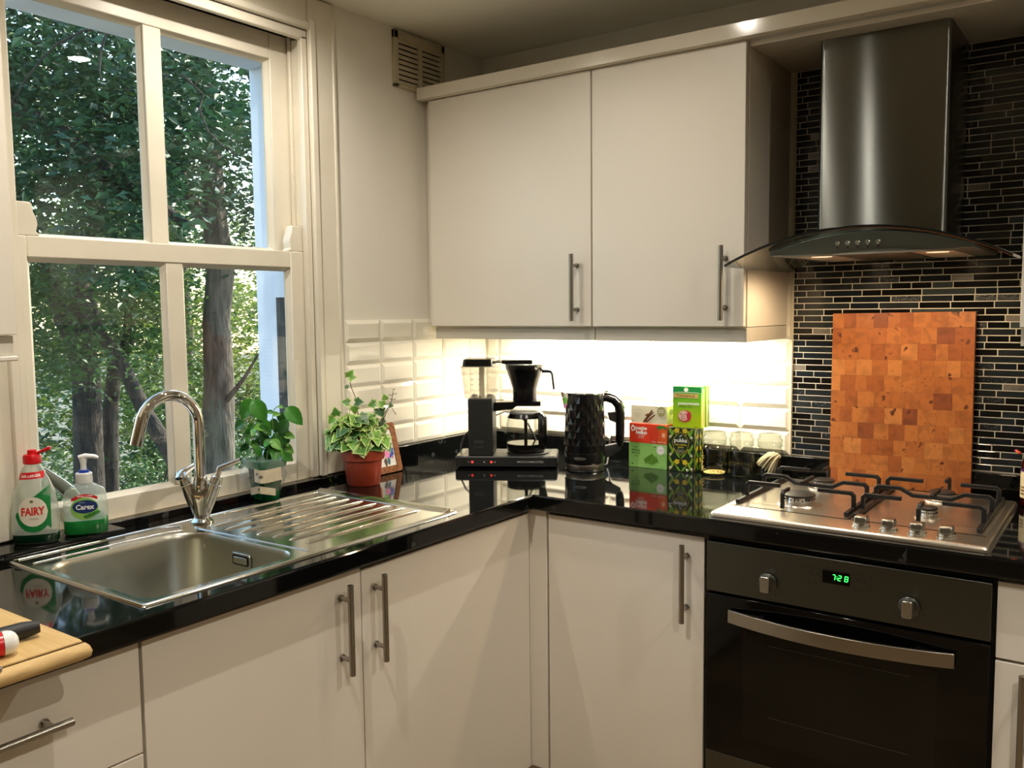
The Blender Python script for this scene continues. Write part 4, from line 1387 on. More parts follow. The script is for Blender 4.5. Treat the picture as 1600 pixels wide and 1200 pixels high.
for q in range(9):
    f.ell(lg1 if q % 2 else lg2, 0.110 + 0.0035 * q, 0.052 - 0.0008 * (q - 4) ** 2 * 0.25, 0.0075, 0.003, 2.4 - q * 0.42, 10)
f.ell(flat('orange', lin(246, 150, 70)), 0.131, 0.0275, 0.0075, 0.0085)
for q in range(3):
    f.rect(white_p, 0.126, 0.0235 + q * 0.004, 0.136, 0.0248 + q * 0.004)
f.text(white_p, '25g  SERVE', 0.0042, 0.112, 0.0048, fit=0.052)
f.done()
wb = flat('cream_box', lin(238, 230, 204))
b3, f, s = tea_box('tea_box', 'cream cinnamon tea box on top of the left stack', (0.6400, -0.1095, z0 + 0.1371), 0.0, 0.1215, 0.057, 0.0555, wb)
tg = flat('taupe_text', lin(186, 176, 150))
f.text(tg, 'SRI LANKA', 0.004, 0.0245, 0.0440, fit=0.022)
f.text(tg, 'BREAKFAST SPICE', 0.0045, 0.0245, 0.0380, fit=0.038)
for q in range(4):
    f.rect(tg, 0.010 + 0.002 * q, 0.030 - q * 0.0035, 0.040 - 0.002 * q, 0.0308 - q * 0.0035)
ol = flat('olive', lin(168, 160, 104))
f.ell(ol, 0.1160, 0.0390, 0.0162, 0.0150)
f.text(white_p, 'SWEET', 0.005, 0.116, 0.0405, fit=0.020, bold=0.02)
f.text(white_p, 'CINNAMON', 0.005, 0.116, 0.0350, fit=0.026, bold=0.02)
br, br2 = flat('cinnamon', lin(134, 78, 40)), flat('cinnamon_dark', lin(100, 54, 26))
for q, (x0, y0, x1, y1) in enumerate(((0.048, 0.004, 0.082, 0.042), (0.052, 0.004, 0.078, 0.032), (0.058, 0.004, 0.089, 0.026), (0.062, 0.006, 0.092, 0.028), (0.055, 0.010, 0.086, 0.036), (0.056, 0.024, 0.068, 0.030))):
    f.line(br if q % 2 else br2, [(x0, y0), (x1, y1)], 0.0048)
    f.line(br2 if q % 2 else br, [(x0, y0 + 0.001), (x1, y1 + 0.001)], 0.0010)
for q in range(3):
    f.ell(ol, 0.095 + q * 0.0026, 0.0500 + (q % 2) * 0.0014, 0.002, 0.001, 0.6 - q)
f.rect(tg, 0.008, 0.005, 0.012, 0.009)
f.rect(tg, 0.116, 0.005, 0.128, 0.006)
f.done()
s.rect(flat('olive_pale', lin(214, 206, 160)), 0.004, 0.003, 0.062, 0.052)
s.ell(flat('olive_dark', lin(112, 112, 60)), 0.032, 0.036, 0.015, 0.010)
s.rect(tg, 0.012, 0.010, 0.050, 0.014)
s.done()
thing('tea_box', MB().box(0.632, -0.0490, z0, 0.742, -0.0285, z0 + 0.146), wb, 'plain cream carton standing behind the left stack of tea boxes', 'box', (0.687, -0.039, z0), bevel=0.0008)

SXP[0] = 1.0
pk = flat('forest', lin(22, 44, 22))
yl, lm_, lgn = flat('lemon', lin(214, 190, 34)), flat('lime', lin(112, 176, 48)), flat('gold_line', lin(196, 172, 50))
b4, f, s = tea_box('tea_box', 'dark green patterned tea box with lemons, below the bright green tea box', (0.7690, -0.1160, z0), 0.035, 0.0810, 0.0700, 0.1325, pk)


def pattern(P_, w, h, full):
    for sx in (-1, 1):
        X = lambda x: w / 2 + sx * x
        for yb in (0.0, 0.040, 0.094) if full else (0.004, 0.040, 0.076, 0.104):
            k = w / 0.0875
            P_.line(lgn, [(X(0.002), yb + 0.002), (X(0.020 * k), yb + 0.020), (X(0.003), yb + 0.038 if yb + 0.038 < h else h - 0.001)], 0.0018)
            P_.ell(yl, X(0.014 * k), yb + 0.030, 0.0085 * min(1, k), 0.0075, 0.4 * sx)
            P_.ell(lm_, X(0.029 * k), yb + 0.020, 0.012, 0.0040, -1.1 * sx)
            P_.ell(lm_, X(0.036 * k), yb + 0.034 if yb + 0.034 < h - 0.01 else h - 0.012, 0.011, 0.0035, 1.2 * sx)
            P_.ell(lm_, X(0.010 * k), yb + 0.010, 0.009, 0.0032, 0.9 * sx)
            for q in range(5):
                a = q * 1.256
                P_.ell(white_p if full else lgn, X(0.036 * k) + 0.0028 * math.cos(a), yb + 0.011 + 0.0028 * math.sin(a), 0.0024, 0.0011, a)
            P_.line(lgn, [(X(0.040 * k), yb + 0.002), (X(0.024 * k), yb + 0.026), (X(0.041 * k), yb + 0.038 if yb + 0.038 < h else h - 0.002)], 0.0016)


pattern(f, 0.0810, 0.1325, True)
c = 0.0405
f.poly(lgn, [(c - 0.0275, 0.090), (c - 0.020, 0.104), (c, 0.121), (c + 0.020, 0.104), (c + 0.0275, 0.090), (c + 0.021, 0.068), (c, 0.050), (c - 0.021, 0.068)])
f.poly(pk, [(c - 0.026, 0.090), (c - 0.019, 0.103), (c, 0.1195), (c + 0.019, 0.103), (c + 0.026, 0.090), (c + 0.020, 0.069), (c, 0.052), (c - 0.020, 0.069)])
f.text(white_p, 'pukka', 0.017, c, 0.0900, fit=0.041, bold=0.02)
for q in range(3):
    f.ell(white_p, c - 0.002 + 0.002 * q, 0.1065 + 0.002 * q, 0.003, 0.0008, 0.5)
f.text(yl, 'clean matcha', 0.0085, c, 0.0800, fit=0.038, bold=0.02)
f.text(yl, 'green', 0.0085, c, 0.0725, fit=0.017, bold=0.02)
for q in range(4):
    f.rect(flat('pale_line', lin(190, 200, 180)), c - 0.012 + q * 0.001, 0.0665 - q * 0.0026, c + 0.012 - q * 0.001, 0.0672 - q * 0.0026)
f.rect(black_p, 0.056, 0.002, 0.069, 0.014)
f.ell(white_p, 0.061, 0.008, 0.003, 0.0048, 0.5)
f.ell(lm_, 0.065, 0.008, 0.0024, 0.0042, -0.5)
f.done()
pattern(s, 0.070, 0.1325, False)
s.done()

gr = grad('print_green_fade', lin(176, 206, 18), lin(70, 178, 44), 2, 0.03, 0.105)
tz = z0 + 0.1328
b5, f, s = tea_box('tea_box', 'bright green tea box with a pomegranate picture, standing on the dark patterned box', (0.7830, -0.1160, tz), 0.10, 0.0870, 0.0345, 0.1230, gr)
w = 0.087
dk = flat('emerald', lin(20, 132, 60))
f.rect(dk, 0.0002, 0.1050, w - 0.0002, 0.1228)
f.ell(white_p, w * 0.47, 0.1135, 0.0068, 0.0060)
f.line(white_p, [(0.004, 0.1040), (0.016, 0.1058), (0.070, 0.1058), (0.083, 0.1040)], 0.0012)
gd = flat('gold_band', lin(200, 172, 100))
f.rect(gd, 0.002, 0.0890, 0.078, 0.1015)
f.text(flat('brown_text', lin(84, 50, 26)), 'TWININGS', 0.0105, 0.0400, 0.0915, fit=0.056, bold=0.01)
f.text(white_p, 'pomegranate', 0.0125, 0.0490, 0.0690, fit=0.064, bold=0.03)
f.text(dg, 'GREEN TEA', 0.0075, 0.0390, 0.0605, fit=0.040)
pm, pm2 = flat('pomegranate', lin(206, 52, 70)), flat('pomegranate_flesh', lin(240, 214, 200))
f.ell(pm, 0.037, 0.035, 0.0200, 0.0180)
f.ell(pm2, 0.034, 0.036, 0.0160, 0.0150)
f.ell(pm, 0.050, 0.036, 0.0070, 0.0140)
for q in range(34):
    a, rr = rngp.random() * 2 * PI, math.sqrt(rngp.random())
    f.ell(pm, 0.034 + 0.0135 * rr * math.cos(a), 0.036 + 0.0125 * rr * math.sin(a), 0.0013, 0.0013, 0, 7)
f.rect(dg, 0.066, 0.004, 0.078, 0.005)
f.done()
s.rect(dk, 0.0, 0.1050, 0.0345, 0.1228)
s.rect(flat('gold_pale', lin(214, 192, 120)), 0.012, 0.004, 0.030, 0.116)
s2 = Print(b5, (w, 0, 0), (0, 0, 1), (0, -1, 0), (1, 0, 0))
s2.k = 5
s2.text(flat('brown_text', (1, 1, 1, 1)), 'TWININGS', 0.011, 0.044, -0.025, fit=0.058)
s.done()
s2.done('side_lettering')
b6, f, s = tea_box('tea_box', 'second green tea box hidden behind the pomegranate one, only its edge in view', (0.7830 - 0.0350 * math.sin(0.10) + 0.004, -0.1160 + 0.0350 * math.cos(0.10), tz), 0.10, 0.0870, 0.0330, 0.1240, flat('box_olive_green', lin(132, 168, 60)))
s.rect(flat('gold_pale', (1, 1, 1, 1)), 0.004, 0.004, 0.012, 0.118)
s.rect(flat('box_green_edge', lin(84, 128, 44)), 0.016, 0.004, 0.028, 0.118)
s.done()

# ------------------------------------------------------------------ three glass jars
jar_m = glass('jar_glass', (0.92, 0.94, 0.90, 1), 1.6, edge=0.7, rim=(0.45, 0.50, 0.42, 1))
rim_m = glass('jar_glass_thick', (0.84, 0.87, 0.80, 1), 1.75, edge=0.7, rim=(0.40, 0.45, 0.36, 1))


def jar(x, y, label, s=1.0):
    j = root('glass_jar', label, 'jar', (x, y, Zc + 0.0003), group='glass jars beside the tea boxes')
    part('jar_body', j, MB().lathe([(0.001, 0.0005), (0.034, 0.0005), (0.0375, 0.004), (0.0380, 0.010), (0.0380, 0.074), (0.0365, 0.080), (0.0315, 0.086), (0.0295, 0.090)], 36, cap0=False, cap1=False), jar_m, smooth=60, world=False)
    part('thick_base', j, MB().lathe([(0.036, 0.002), (0.0368, 0.006), (0.030, 0.0075), (0.001, 0.0065)], 30, cap0=False), rim_m, smooth=60, world=False)
    part('collar', j, MB().lathe([(0.0295, 0.090), (0.0335, 0.0915), (0.0345, 0.095), (0.0335, 0.099), (0.0320, 0.101)], 36, cap0=False, cap1=False), rim_m, smooth=60, world=False)
    part('lid', j, MB().lathe([(0.0320, 0.1015), (0.0345, 0.1035), (0.0350, 0.110), (0.0320, 0.115), (0.0295, 0.117), (0.0300, 0.123), (0.0310, 0.1255), (0.0280, 0.1275), (0.001, 0.1265)], 36, cap0=False, cap1=False), jar_m, smooth=60, world=False)
    return j


j1 = jar(0.9090, -0.100, 'lidded glass jar beside the tea boxes, a little meal at its bottom')
ot = MB()
rngj = random.Random(3)
for q in range(240):
    a, rr = rngj.random() * 2 * PI, math.sqrt(rngj.random()) * 0.032
    ot.lathe([(0.0005, -0.001), (0.0024, 0), (0.0005, 0.001)], 5, (0.9090 + rr * math.cos(a), -0.100 + rr * math.sin(a), Zc + 0.0085 + rngj.random() * 0.006 * (1 - rr / 0.034)))
for q in range(60):
    a = math.radians(200 + 25 * rngj.gauss(0, 0.7))
    ot.lathe([(0.0005, -0.001), (0.0018, 0), (0.0005, 0.001)], 5, (0.9090 + 0.0365 * math.cos(a), -0.100 + 0.0365 * math.sin(a), Zc + 0.012 + abs(rngj.gauss(0, 0.022))))
tag(thing('oat_meal', ot, M('oat_meal', lin(206, 178, 110), 0.8), 'coarse yellowish meal lying in the bottom of the first glass jar', 'grain', (0.9090, -0.100, Zc + 0.006)), kind='stuff')
jar(0.9850, -0.086, 'empty lidded glass jar, the middle one of the three')
jar(1.0615, -0.0680, 'lidded glass jar nearest the hob, holding a bundle of pale string')
st = MB()
for q in range(46):
    u = rngj.random()
    v = rngj.uniform(-1, 1)
    s0 = Vector((1.0615 + 0.026 + rngj.gauss(0, 0.002), -0.068 + v * 0.006, Zc + 0.066 + rngj.gauss(0, 0.003)))
    e0 = Vector((1.0615 - 0.031 + 0.040 * u * u + rngj.gauss(0, 0.0015), -0.068 + v * 0.018, Zc + 0.008 + (1 - u) * 0.042))
    m0 = s0.lerp(e0, 0.5) + Vector((0, -0.005, 0.010 * (1 - u) + 0.003))
    st.tube([s0, s0.lerp(m0, 0.6) + Vector((0, 0, 0.002)), m0, m0.lerp(e0, 0.55), e0], [0.0016, 0.0023, 0.0026, 0.0024, 0.0014], 6)
st.tube([(1.080, -0.068, Zc + 0.061), (1.0895, -0.068, Zc + 0.068)], [0.0095, 0.006], 10)
thing('string_bundle', st, M('cotton_string', lin(222, 206, 172), 0.9, bump=(300, 0.5, 0.001)), 'bundle of pale cotton strings inside the glass jar nearest the hob', 'string', (1.0615, -0.068, Zc + 0.01), smooth=60)

# ------------------------------------------------------------------ end-grain chopping board leaning on the mosaic


def block_mat(name, c):
    """end-grain wood: fine rings, a few dark knots"""
    m = M(name, c, 0.45)
    nt = m.node_tree
    b = nt.nodes['Principled BSDF']
    tc = nt.nodes.new('ShaderNodeTexCoord')
    oi = nt.nodes.new('ShaderNodeObjectInfo')
    add = nt.nodes.new('ShaderNodeVectorMath')
    add.operation = 'ADD'
    cmb = nt.nodes.new('ShaderNodeCombineXYZ')
    mul = nt.nodes.new('ShaderNodeMath')
    mul.operation = 'MULTIPLY'
    mul.inputs[1].default_value = 7.0
    nt.links.new(oi.outputs['Random'], mul.inputs[0])
    nt.links.new(mul.outputs[0], cmb.inputs[0])
    nt.links.new(mul.outputs[0], cmb.inputs[2])
    nt.links.new(tc.outputs['Object'], add.inputs[0])
    nt.links.new(cmb.outputs[0], add.inputs[1])
    n = nt.nodes.new('ShaderNodeTexNoise')
    n.inputs['Scale'].default_value = 34
    n.inputs['Detail'].default_value = 3
    n.inputs['Distortion'].default_value = 0.6
    nt.links.new(add.outputs[0], n.inputs['Vector'])
    n2 = nt.nodes.new('ShaderNodeTexNoise')
    n2.inputs['Scale'].default_value = 420
    n2.inputs['Detail'].default_value = 2
    nt.links.new(add.outputs[0], n2.inputs['Vector'])
    r = nt.nodes.new('ShaderNodeValToRGB')
    e = r.color_ramp.elements
    e[0].position = 0.30
    e[0].color = tuple(q * 0.66 for q in c[:3]) + (1,)
    e[1].position = 0.55
    e[1].color = c
    k = e.new(0.64)
    k.color = tuple(q * 0.92 for q in c[:3]) + (1,)
    k = e.new(0.685)
    k.color = lin(92, 44, 18)
    nt.links.new(n.outputs['Fac'], r.inputs['Fac'])
    mx = nt.nodes.new('ShaderNodeMix')
    mx.data_type = 'RGBA'
    mx.blend_type = 'MULTIPLY'
    mx.inputs['Factor'].default_value = 0.25
    nt.links.new(r.outputs['Color'], mx.inputs[6])
    nt.links.new(n2.outputs['Color'], mx.inputs[7])
    nt.links.new(mx.outputs[2], b.inputs['Base Color'])
    return m


bl = [block_mat('end_grain_amber', lin(184, 106, 48)), block_mat('end_grain_honey', lin(194, 116, 54)), block_mat('end_grain_russet', lin(170, 92, 40)), block_mat('end_grain_gold', lin(206, 130, 66)), block_mat('end_grain_brown', lin(146, 76, 36))]
BW, BHh, BT = 0.350, 0.465, 0.022
lean = 0.050
cbr = root('chopping_board', 'large end-grain wooden chopping board leaning upright behind the hob', 'chopping board', (1.2235, -0.0530, Zc + 0.0028), rx=-lean, ry=-0.010)
rb = random.Random(21)
part('core', cbr, MB().box(0.0005, 0.0012, 0.0005, BW - 0.0005, BT, BHh - 0.0005), bl[0], world=False)
zc = 0.0
while zc < BHh - 0.01:
    hgt = 0.0425 if zc + 0.06 < BHh else BHh - zc
    xc = 0.0
    first = True
    while xc < BW - 0.002:
        w = rb.uniform(0.030, 0.046) if not first else rb.uniform(0.018, 0.042)
        first = False
        if xc + w > BW - 0.018:
            w = BW - xc
        g = 0.00003
        o = [(xc + g, 0.0011, zc + g), (xc + w - g, 0.0011, zc + g), (xc + w - g, 0.0011, zc + hgt - g), (xc + g, 0.0011, zc + hgt - g)]
        q = 0.00012
        i = [(xc + g + q, 0.0, zc + g + q), (xc + w - g - q, 0.0, zc + g + q), (xc + w - g - q, 0.0, zc + hgt - g - q), (xc + g + q, 0.0, zc + hgt - g - q)]
        part('block', cbr, MB().loft([o, i], False, True), rb.choices(bl, (36, 28, 20, 12, 4))[0], world=False, at=(xc, 0, zc))
        xc += w
    zc += hgt

# ------------------------------------------------------------------ pale chopping board on the worktop edge, with utensils
pale = M('pale_beech', lin(214, 182, 124), 0.5, noise=(5, lin(200, 164, 104), 0.4, 0.65), stretch=(1.0, 14, 4), bump=(30, 0.1, 0.001))
pb = root('chopping_board', 'pale worn wooden board lying over the front edge of the worktop', 'chopping board', (0.5, -2.1, Zc))
EX = 0.724
part('plank', pb, MB().loft([[(x, y, z) for x, y in rrect(0.22 + e, -2.36 + e, EX - 0.026, -1.876 - e, 0.008, 3)] for e, z in ((0.004, Zc + 0.001), (0, Zc + 0.005), (0, Zc + 0.020), (0.003, Zc + 0.0235))]), pale, smooth=40)
part('edge_strip', pb, MB().loft([[(x, y, z) for x, y in rrect(EX - 0.0255 + e, -2.36 + e, EX - e * 1.6, -1.874 - e, [0.012, 0.002, 0.002, 0.012], 4)] for e, z in ((0.006, Zc + 0.0015), (0.001, Zc + 0.006), (0, Zc + 0.012), (0.002, Zc + 0.019), (0.006, Zc + 0.0232))]), M('pale_beech_strip', lin(206, 172, 112), 0.55, noise=(9, lin(150, 118, 74), 0.48, 0.75), stretch=(3, 1, 6)), smooth=50)
ztb = Zc + 0.0238
kn = MB().tube([(0.628, -1.905, ztb + 0.014), (0.623, -1.925, ztb + 0.013), (0.615, -1.965, ztb + 0.012), (0.600, -2.045, ztb + 0.012)], [0.009, 0.0125, 0.0120, 0.0105], 12)
knife = root('kitchen_knife', 'kitchen knife with a black handle on the pale board', 'knife', (0.615, -1.97, ztb))
part('handle', knife, kn, black_matt, smooth=60)
part('blade', knife, MB().prism([(0.612, -2.045), (0.590, -2.045), (0.570, -2.20), (0.580, -2.30), (0.585, -2.20)], ztb + 0.0105, ztb + 0.0122), handle_m)
ut = root('utensil', 'utensil with a red handle and round white end on the pale board', 'utensil', (0.66, -1.98, ztb))
part('handle', ut, MB().tube([(0.6640, -1.9720, ztb + 0.0172), (0.655, -2.010, ztb + 0.0165), (0.640, -2.075, ztb + 0.0150)], [0.0165, 0.0160, 0.0140], 20), red_plastic, smooth=60)
e = Vector((0.6640, -1.9715, ztb + 0.0172))
ax = Vector((0.009, 0.038, 0.0007)).normalized()
part('end_cap', ut, MB().tube([e, e + ax * 0.006, e + ax * 0.012, e + ax * 0.0165, e + ax * 0.0190, e + ax * 0.0198], [0.0168, 0.0166, 0.0150, 0.0110, 0.0060, 0.001], 20), white_plastic, smooth=60)
thing('peeler_tip', MB().loft([[(x, y, z) for x, y in rrect(0.704, -2.06, 0.718, -1.995, 0.006, 4)] for z in (ztb, ztb + 0.005)]), M('grey_plastic', lin(120, 110, 104), 0.4), 'small blunt grey tip at the front edge of the pale board', 'utensil', (0.711, -2.02, ztb), bevel=0.001)

# ------------------------------------------------------------------ washing-up liquid and hand wash


def bottle_shell(rings, n=32):
    mb = MB()
    out = []
    for a, b, z, sup in rings:
        ring = []
        for k in range(n):
            t = 2 * PI * k / n
            c, s_ = math.cos(t), math.sin(t)
            q = (abs(c) ** sup + abs(s_) ** sup) ** (-1 / sup)
            ring.append((a * c * q, b * s_ * q, z))
        out.append(ring)
    mb.loft(out)
    return mb


bot_m = glass('clear_bottle', (0.90, 0.93, 0.88, 1), 1.45, edge=0.5, body=0.30, bodycol=(0.90, 0.91, 0.84, 1))
liq_d = M('dark_green_liquid', lin(4, 46, 26), 0.1)
liq_g = M('green_liquid', lin(34, 138, 62), 0.15, noise=(30, lin(18, 104, 44), 0.4, 0.7))
fy = root('washing_up_bottle', 'clear washing-up liquid bottle with red flip cap and round green label', 'bottle', (0.056, -1.627, Zc + 0.0158), rz=0.88)
fb = [(0.040, 0.020, 0.0, 2.6), (0.0435, 0.023, 0.004, 2.6), (0.0450, 0.0240, 0.030, 2.5), (0.0440, 0.0240, 0.075, 2.4), (0.0400, 0.0235, 0.105, 2.3), (0.0300, 0.021, 0.132, 2.2), (0.0205, 0.0165, 0.152, 2.0), (0.0150, 0.0145, 0.162, 2.0), (0.0140, 0.0140, 0.166, 2.0)]
part('bottle', fy, bottle_shell(fb), bot_m, smooth=60, world=False)
part('liquid', fy, bottle_shell([(a + 0.0002, b + 0.0002, z + 0.0003, s) for a, b, z, s in fb[:2]] + [(0.0448, 0.0239, 0.021, 2.5)]), liq_d, smooth=60, world=False)
part('cap', fy, MB().lathe([(0.0155, 0.1655), (0.0175, 0.167), (0.0175, 0.181), (0.0155, 0.185), (0.009, 0.186), (0.0085, 0.194), (0.0055, 0.195)], 24), red_plastic, smooth=40, world=False)
part('flip_lid', fy, MB().loft([[(0.010, y, z) for y, z in rrect(-0.006, 0.1855, 0.006, 0.190, 0.002, 3)], [(0.026, y, z) for y, z in rrect(-0.0075, 0.190, 0.0075, 0.197, 0.002, 3)], [(0.036, y, z) for y, z in rrect(-0.008, 0.1935, 0.008, 0.2005, 0.002, 3)]]), red_plastic, bevel=0.0008, world=False)


def on_bottle(rings, off):
    """maps flat label coordinates onto the curved front of a bottle"""
    def w(X, Z):
        for (a0, b0, z0_, s0), (a1, b1, z1_, s1) in zip(rings, rings[1:]):
            if z0_ <= Z <= z1_:
                t = (Z - z0_) / (z1_ - z0_)
                a, b, s_ = a0 + (a1 - a0) * t, b0 + (b1 - b0) * t, s0 + (s1 - s0) * t
                x = max(-0.985 * a, min(0.985 * a, X))
                return (x, -b * (1 - abs(x / a) ** s_) ** (1 / s_) - off, Z)
        return (X, -rings[-1][1] - off, Z)
    return w


class Label:
    def __init__(s, parent, rings):
        s.p, s.rings, s.mb, s.mats, s.k = parent, rings, MB(), [], 0

    def _m(s, m):
        if m not in s.mats:
            s.mats.append(m)
        s.mb.mi = s.mats.index(m)
        s.k += 1
        return on_bottle(s.rings, 0.0004 + 0.00016 * s.k)

    def area(s, m, f, x0, x1, n=20):
        """strip between two curves f(x) -> (zlow, zhigh)"""
        w = s._m(m)
        for k in range(n):
            a, b = x0 + (x1 - x0) * k / n, x0 + (x1 - x0) * (k + 1) / n
            (l0, h0), (l1, h1) = f(a), f(b)
            for q in range(4):
                u0, u1 = q / 4, (q + 1) / 4
                s.mb.poly([w(a, l0 + (h0 - l0) * u0), w(b, l1 + (h1 - l1) * u0), w(b, l1 + (h1 - l1) * u1), w(a, l0 + (h0 - l0) * u1)])

    def ell(s, m, cx, cz, a, b):
        s.area(m, lambda x: (cz - b * math.sqrt(max(0, 1 - ((x - cx) / a) ** 2)), cz + b * math.sqrt(max(0, 1 - ((x - cx) / a) ** 2))), cx - a, cx + a)

    def text(s, m, t, size, cx, cz, fit, bold=0.0, slope=0.0):
        w = s._m(m)
        s.mb.text(t, size, (0, 0, 0), fit=fit, bold=bold, warp=lambda X, Y: w(cx + X, cz + Y + slope * X))

    def done(s):
        return part('label', s.p, s.mb, s.mats, world=False)


L = Label(fy, fb)
gl_, wl_ = flat('bottle_green', lin(14, 122, 56)), flat('label_cream', lin(236, 228, 208))
L.area(gl_, lambda x: (0.026 + 0.040 * (1 - math.sqrt(max(0, 1 - ((x - 0.002) / 0.034) ** 2))) if x < 0.030 else 0.034, 0.088 + 0.030 * max(0, (x + 0.012) / 0.04) if x > -0.012 else 0.088 - 0.024 * ((-0.012 - x) / 0.02)), -0.0315, 0.0340)
L.ell(wl_, 0.0015, 0.0690, 0.0275, 0.0305)
L.text(flat('label_red', lin(216, 48, 34)), 'FAIRY', 0.0225, 0.0020, 0.0625, 0.044, 0.04, 0.03)
L.text(flat('label_grey', lin(170, 166, 150)), 'ORIGINAL', 0.0055, 0.003, 0.0530, 0.018)
L.ell(flat('label_olive', lin(104, 120, 80)), 0.0, 0.0905, 0.0035, 0.0028)
L.area(red_plastic, lambda x: (0.1365 + 0.05 * x, 0.1500 + 0.05 * x), -0.0230, 0.0230)
L.text(white_p, '50% LARGER', 0.0075, 0.0, 0.1400, 0.036, 0.02, 0.05)
L.done()
cx_ = root('hand_wash_bottle', 'clear pump bottle of green hand wash with a blue oval label', 'bottle', (0.0690, -1.5270, Zc + 0.0158), rz=0.98)
cbg = [(0.040, 0.022, 0.0, 3.2), (0.0430, 0.0245, 0.004, 3.2), (0.0435, 0.0245, 0.050, 3.0), (0.0420, 0.0240, 0.085, 2.8), (0.0375, 0.0225, 0.097, 2.6), (0.0250, 0.0190, 0.105, 2.2), (0.0165, 0.0160, 0.109, 2.0), (0.0155, 0.0155, 0.111, 2.0)]
part('bottle', cx_, bottle_shell(cbg), bot_m, smooth=60, world=False)
part('liquid', cx_, bottle_shell([(a + 0.0002, b + 0.0002, z + 0.0003, s) for a, b, z, s in cbg[:2]] + [(0.0436, 0.0247, 0.032, 3.1)]), liq_g, smooth=60, world=False)
part('collar', cx_, MB().lathe([(0.0165, 0.1105), (0.0170, 0.112), (0.0165, 0.131), (0.0150, 0.1325)], 26), white_plastic, smooth=40, world=False)
part('pump_ring', cx_, MB().lathe([(0.0105, 0.1330), (0.0105, 0.1380), (0.007, 0.1385)], 22), flat('royal_blue', lin(24, 60, 170)), smooth=40, world=False)
part('pump_head', cx_, MB().lathe([(0.0062, 0.1387), (0.0056, 0.150), (0.0075, 0.158), (0.0080, 0.1665)], 18).tube([(-0.009, 0, 0.1655), (0.004, 0, 0.1680), (0.022, -0.002, 0.1665), (0.030, -0.003, 0.1630)], [0.0045, 0.0058, 0.0045, 0.0032], 12, sx=1.4), white_plastic, smooth=50, world=False)
L = Label(cx_, cbg)
L.ell(flat('lime_oval', lin(140, 190, 90)), 0.0000, 0.0585, 0.0275, 0.0235)
L.area(red_plastic, lambda x: (0.0830 - 12 * (x - 0.002) ** 2, 0.0895 - 12.5 * (x - 0.002) ** 2), -0.0250, 0.0260)
L.text(white_p, 'SPECIAL £1 OFFER', 0.0042, 0.002, 0.0838, 0.030, 0.02)
L.ell(flat('navy', lin(18, 44, 100)), 0.0015, 0.0625, 0.0248, 0.0140)
L.text(white_p, 'Carex', 0.0150, 0.0015, 0.0570, 0.036, 0.03)
L.text(flat('pale_blue', lin(160, 190, 220)), 'aloe', 0.0055, -0.004, 0.0705, 0.012)
for q in range(6):
    L.ell(lg1 if q % 2 else lg2, 0.004 + 0.0042 * q, 0.0415 + 0.0016 * q, 0.006, 0.0030)
L.text(flat('label_grey', (1, 1, 1, 1)), 'moisture', 0.004, 0.008, 0.0335, 0.026)
L.done()
thing('dish_brush', MB().tube([(0.020, -1.600, 1.078), (0.022, -1.588, 1.066), (0.027, -1.560, 1.036), (0.030, -1.542, 1.016), (0.024, -1.518, 0.992), (0.018, -1.455, 0.9360)], [0.004, 0.0085, 0.0130, 0.0145, 0.009, 0.0085], 16), M('smoky_plastic', lin(132, 138, 128), 0.15, 0.4), 'smoky grey brush handle leaning between the two soap bottles', 'brush', (0.03, -1.52, 0.93), smooth=60)

# ------------------------------------------------------------------ potted ivy, cork framed picture, potted basil


def leaf_mesh(name, outline, mats, rim=0.80, fold=0.18, droop=0.25):
    """leaf in its own xy plane, stalk at the origin, tip along +y; pale rim optional"""
    mb = MB()
    n = len(outline)
    L_ = max(p[1] for p in outline)
    zf = lambda x, y: -abs(x) * fold * -1 - droop * y * y / L_
    c = (0, L_ * 0.42)
    ring = [(x, y, zf(x, y)) for x, y in outline]
    inn = [(c[0] + (x - c[0]) * rim, c[1] + (y - c[1]) * rim) for x, y in outline]
    inn = [(x, y, zf(x, y)) for x, y in inn]
    ctr = (c[0], c[1], zf(*c))
    mb.add([ctr] + inn, [(0, 1 + i, 1 + (i + 1) % n) for i in range(n)])
    if len(mats) > 1:
        mb.mi = 1
    mb.add(inn + ring, [(i, n + i, n + (i + 1) % n, (i + 1) % n) for i in range(n)])
    return mesh(name, mb, mats, 180)


def place_leaf(me, parent, p, d, nrm, size, name='leaf'):
    """leaf with stalk end at p (parent space), pointing along d, face towards nrm"""
    d = Vector(d).normalized()
    z = Vector(nrm)
    z = (z - d * z.dot(d))
    if z.length < 1e-4:
        z = Vector((0.1, 0.2, 1)) - d * Vector((0.1, 0.2, 1)).dot(d)
    z.normalize()
    x = d.cross(z)
    o = bpy.data.objects.new(name, me)
    COL.objects.link(o)
    o.parent = parent
    o.matrix_basis = Matrix(((x.x * size, d.x * size, z.x * size, p[0]), (x.y * size, d.y * size, z.y * size, p[1]), (x.z * size, d.z * size, z.z * size, p[2]), (0, 0, 0, 1)))
    return o


def leafmat(name, col, col2, rough=0.4):
    m = M(name, col, rough, noise=(60, col2, 0.35, 0.65))
    b = m.node_tree.nodes['Principled BSDF']
    b.inputs['Subsurface Weight'].default_value = 0.0
    return m


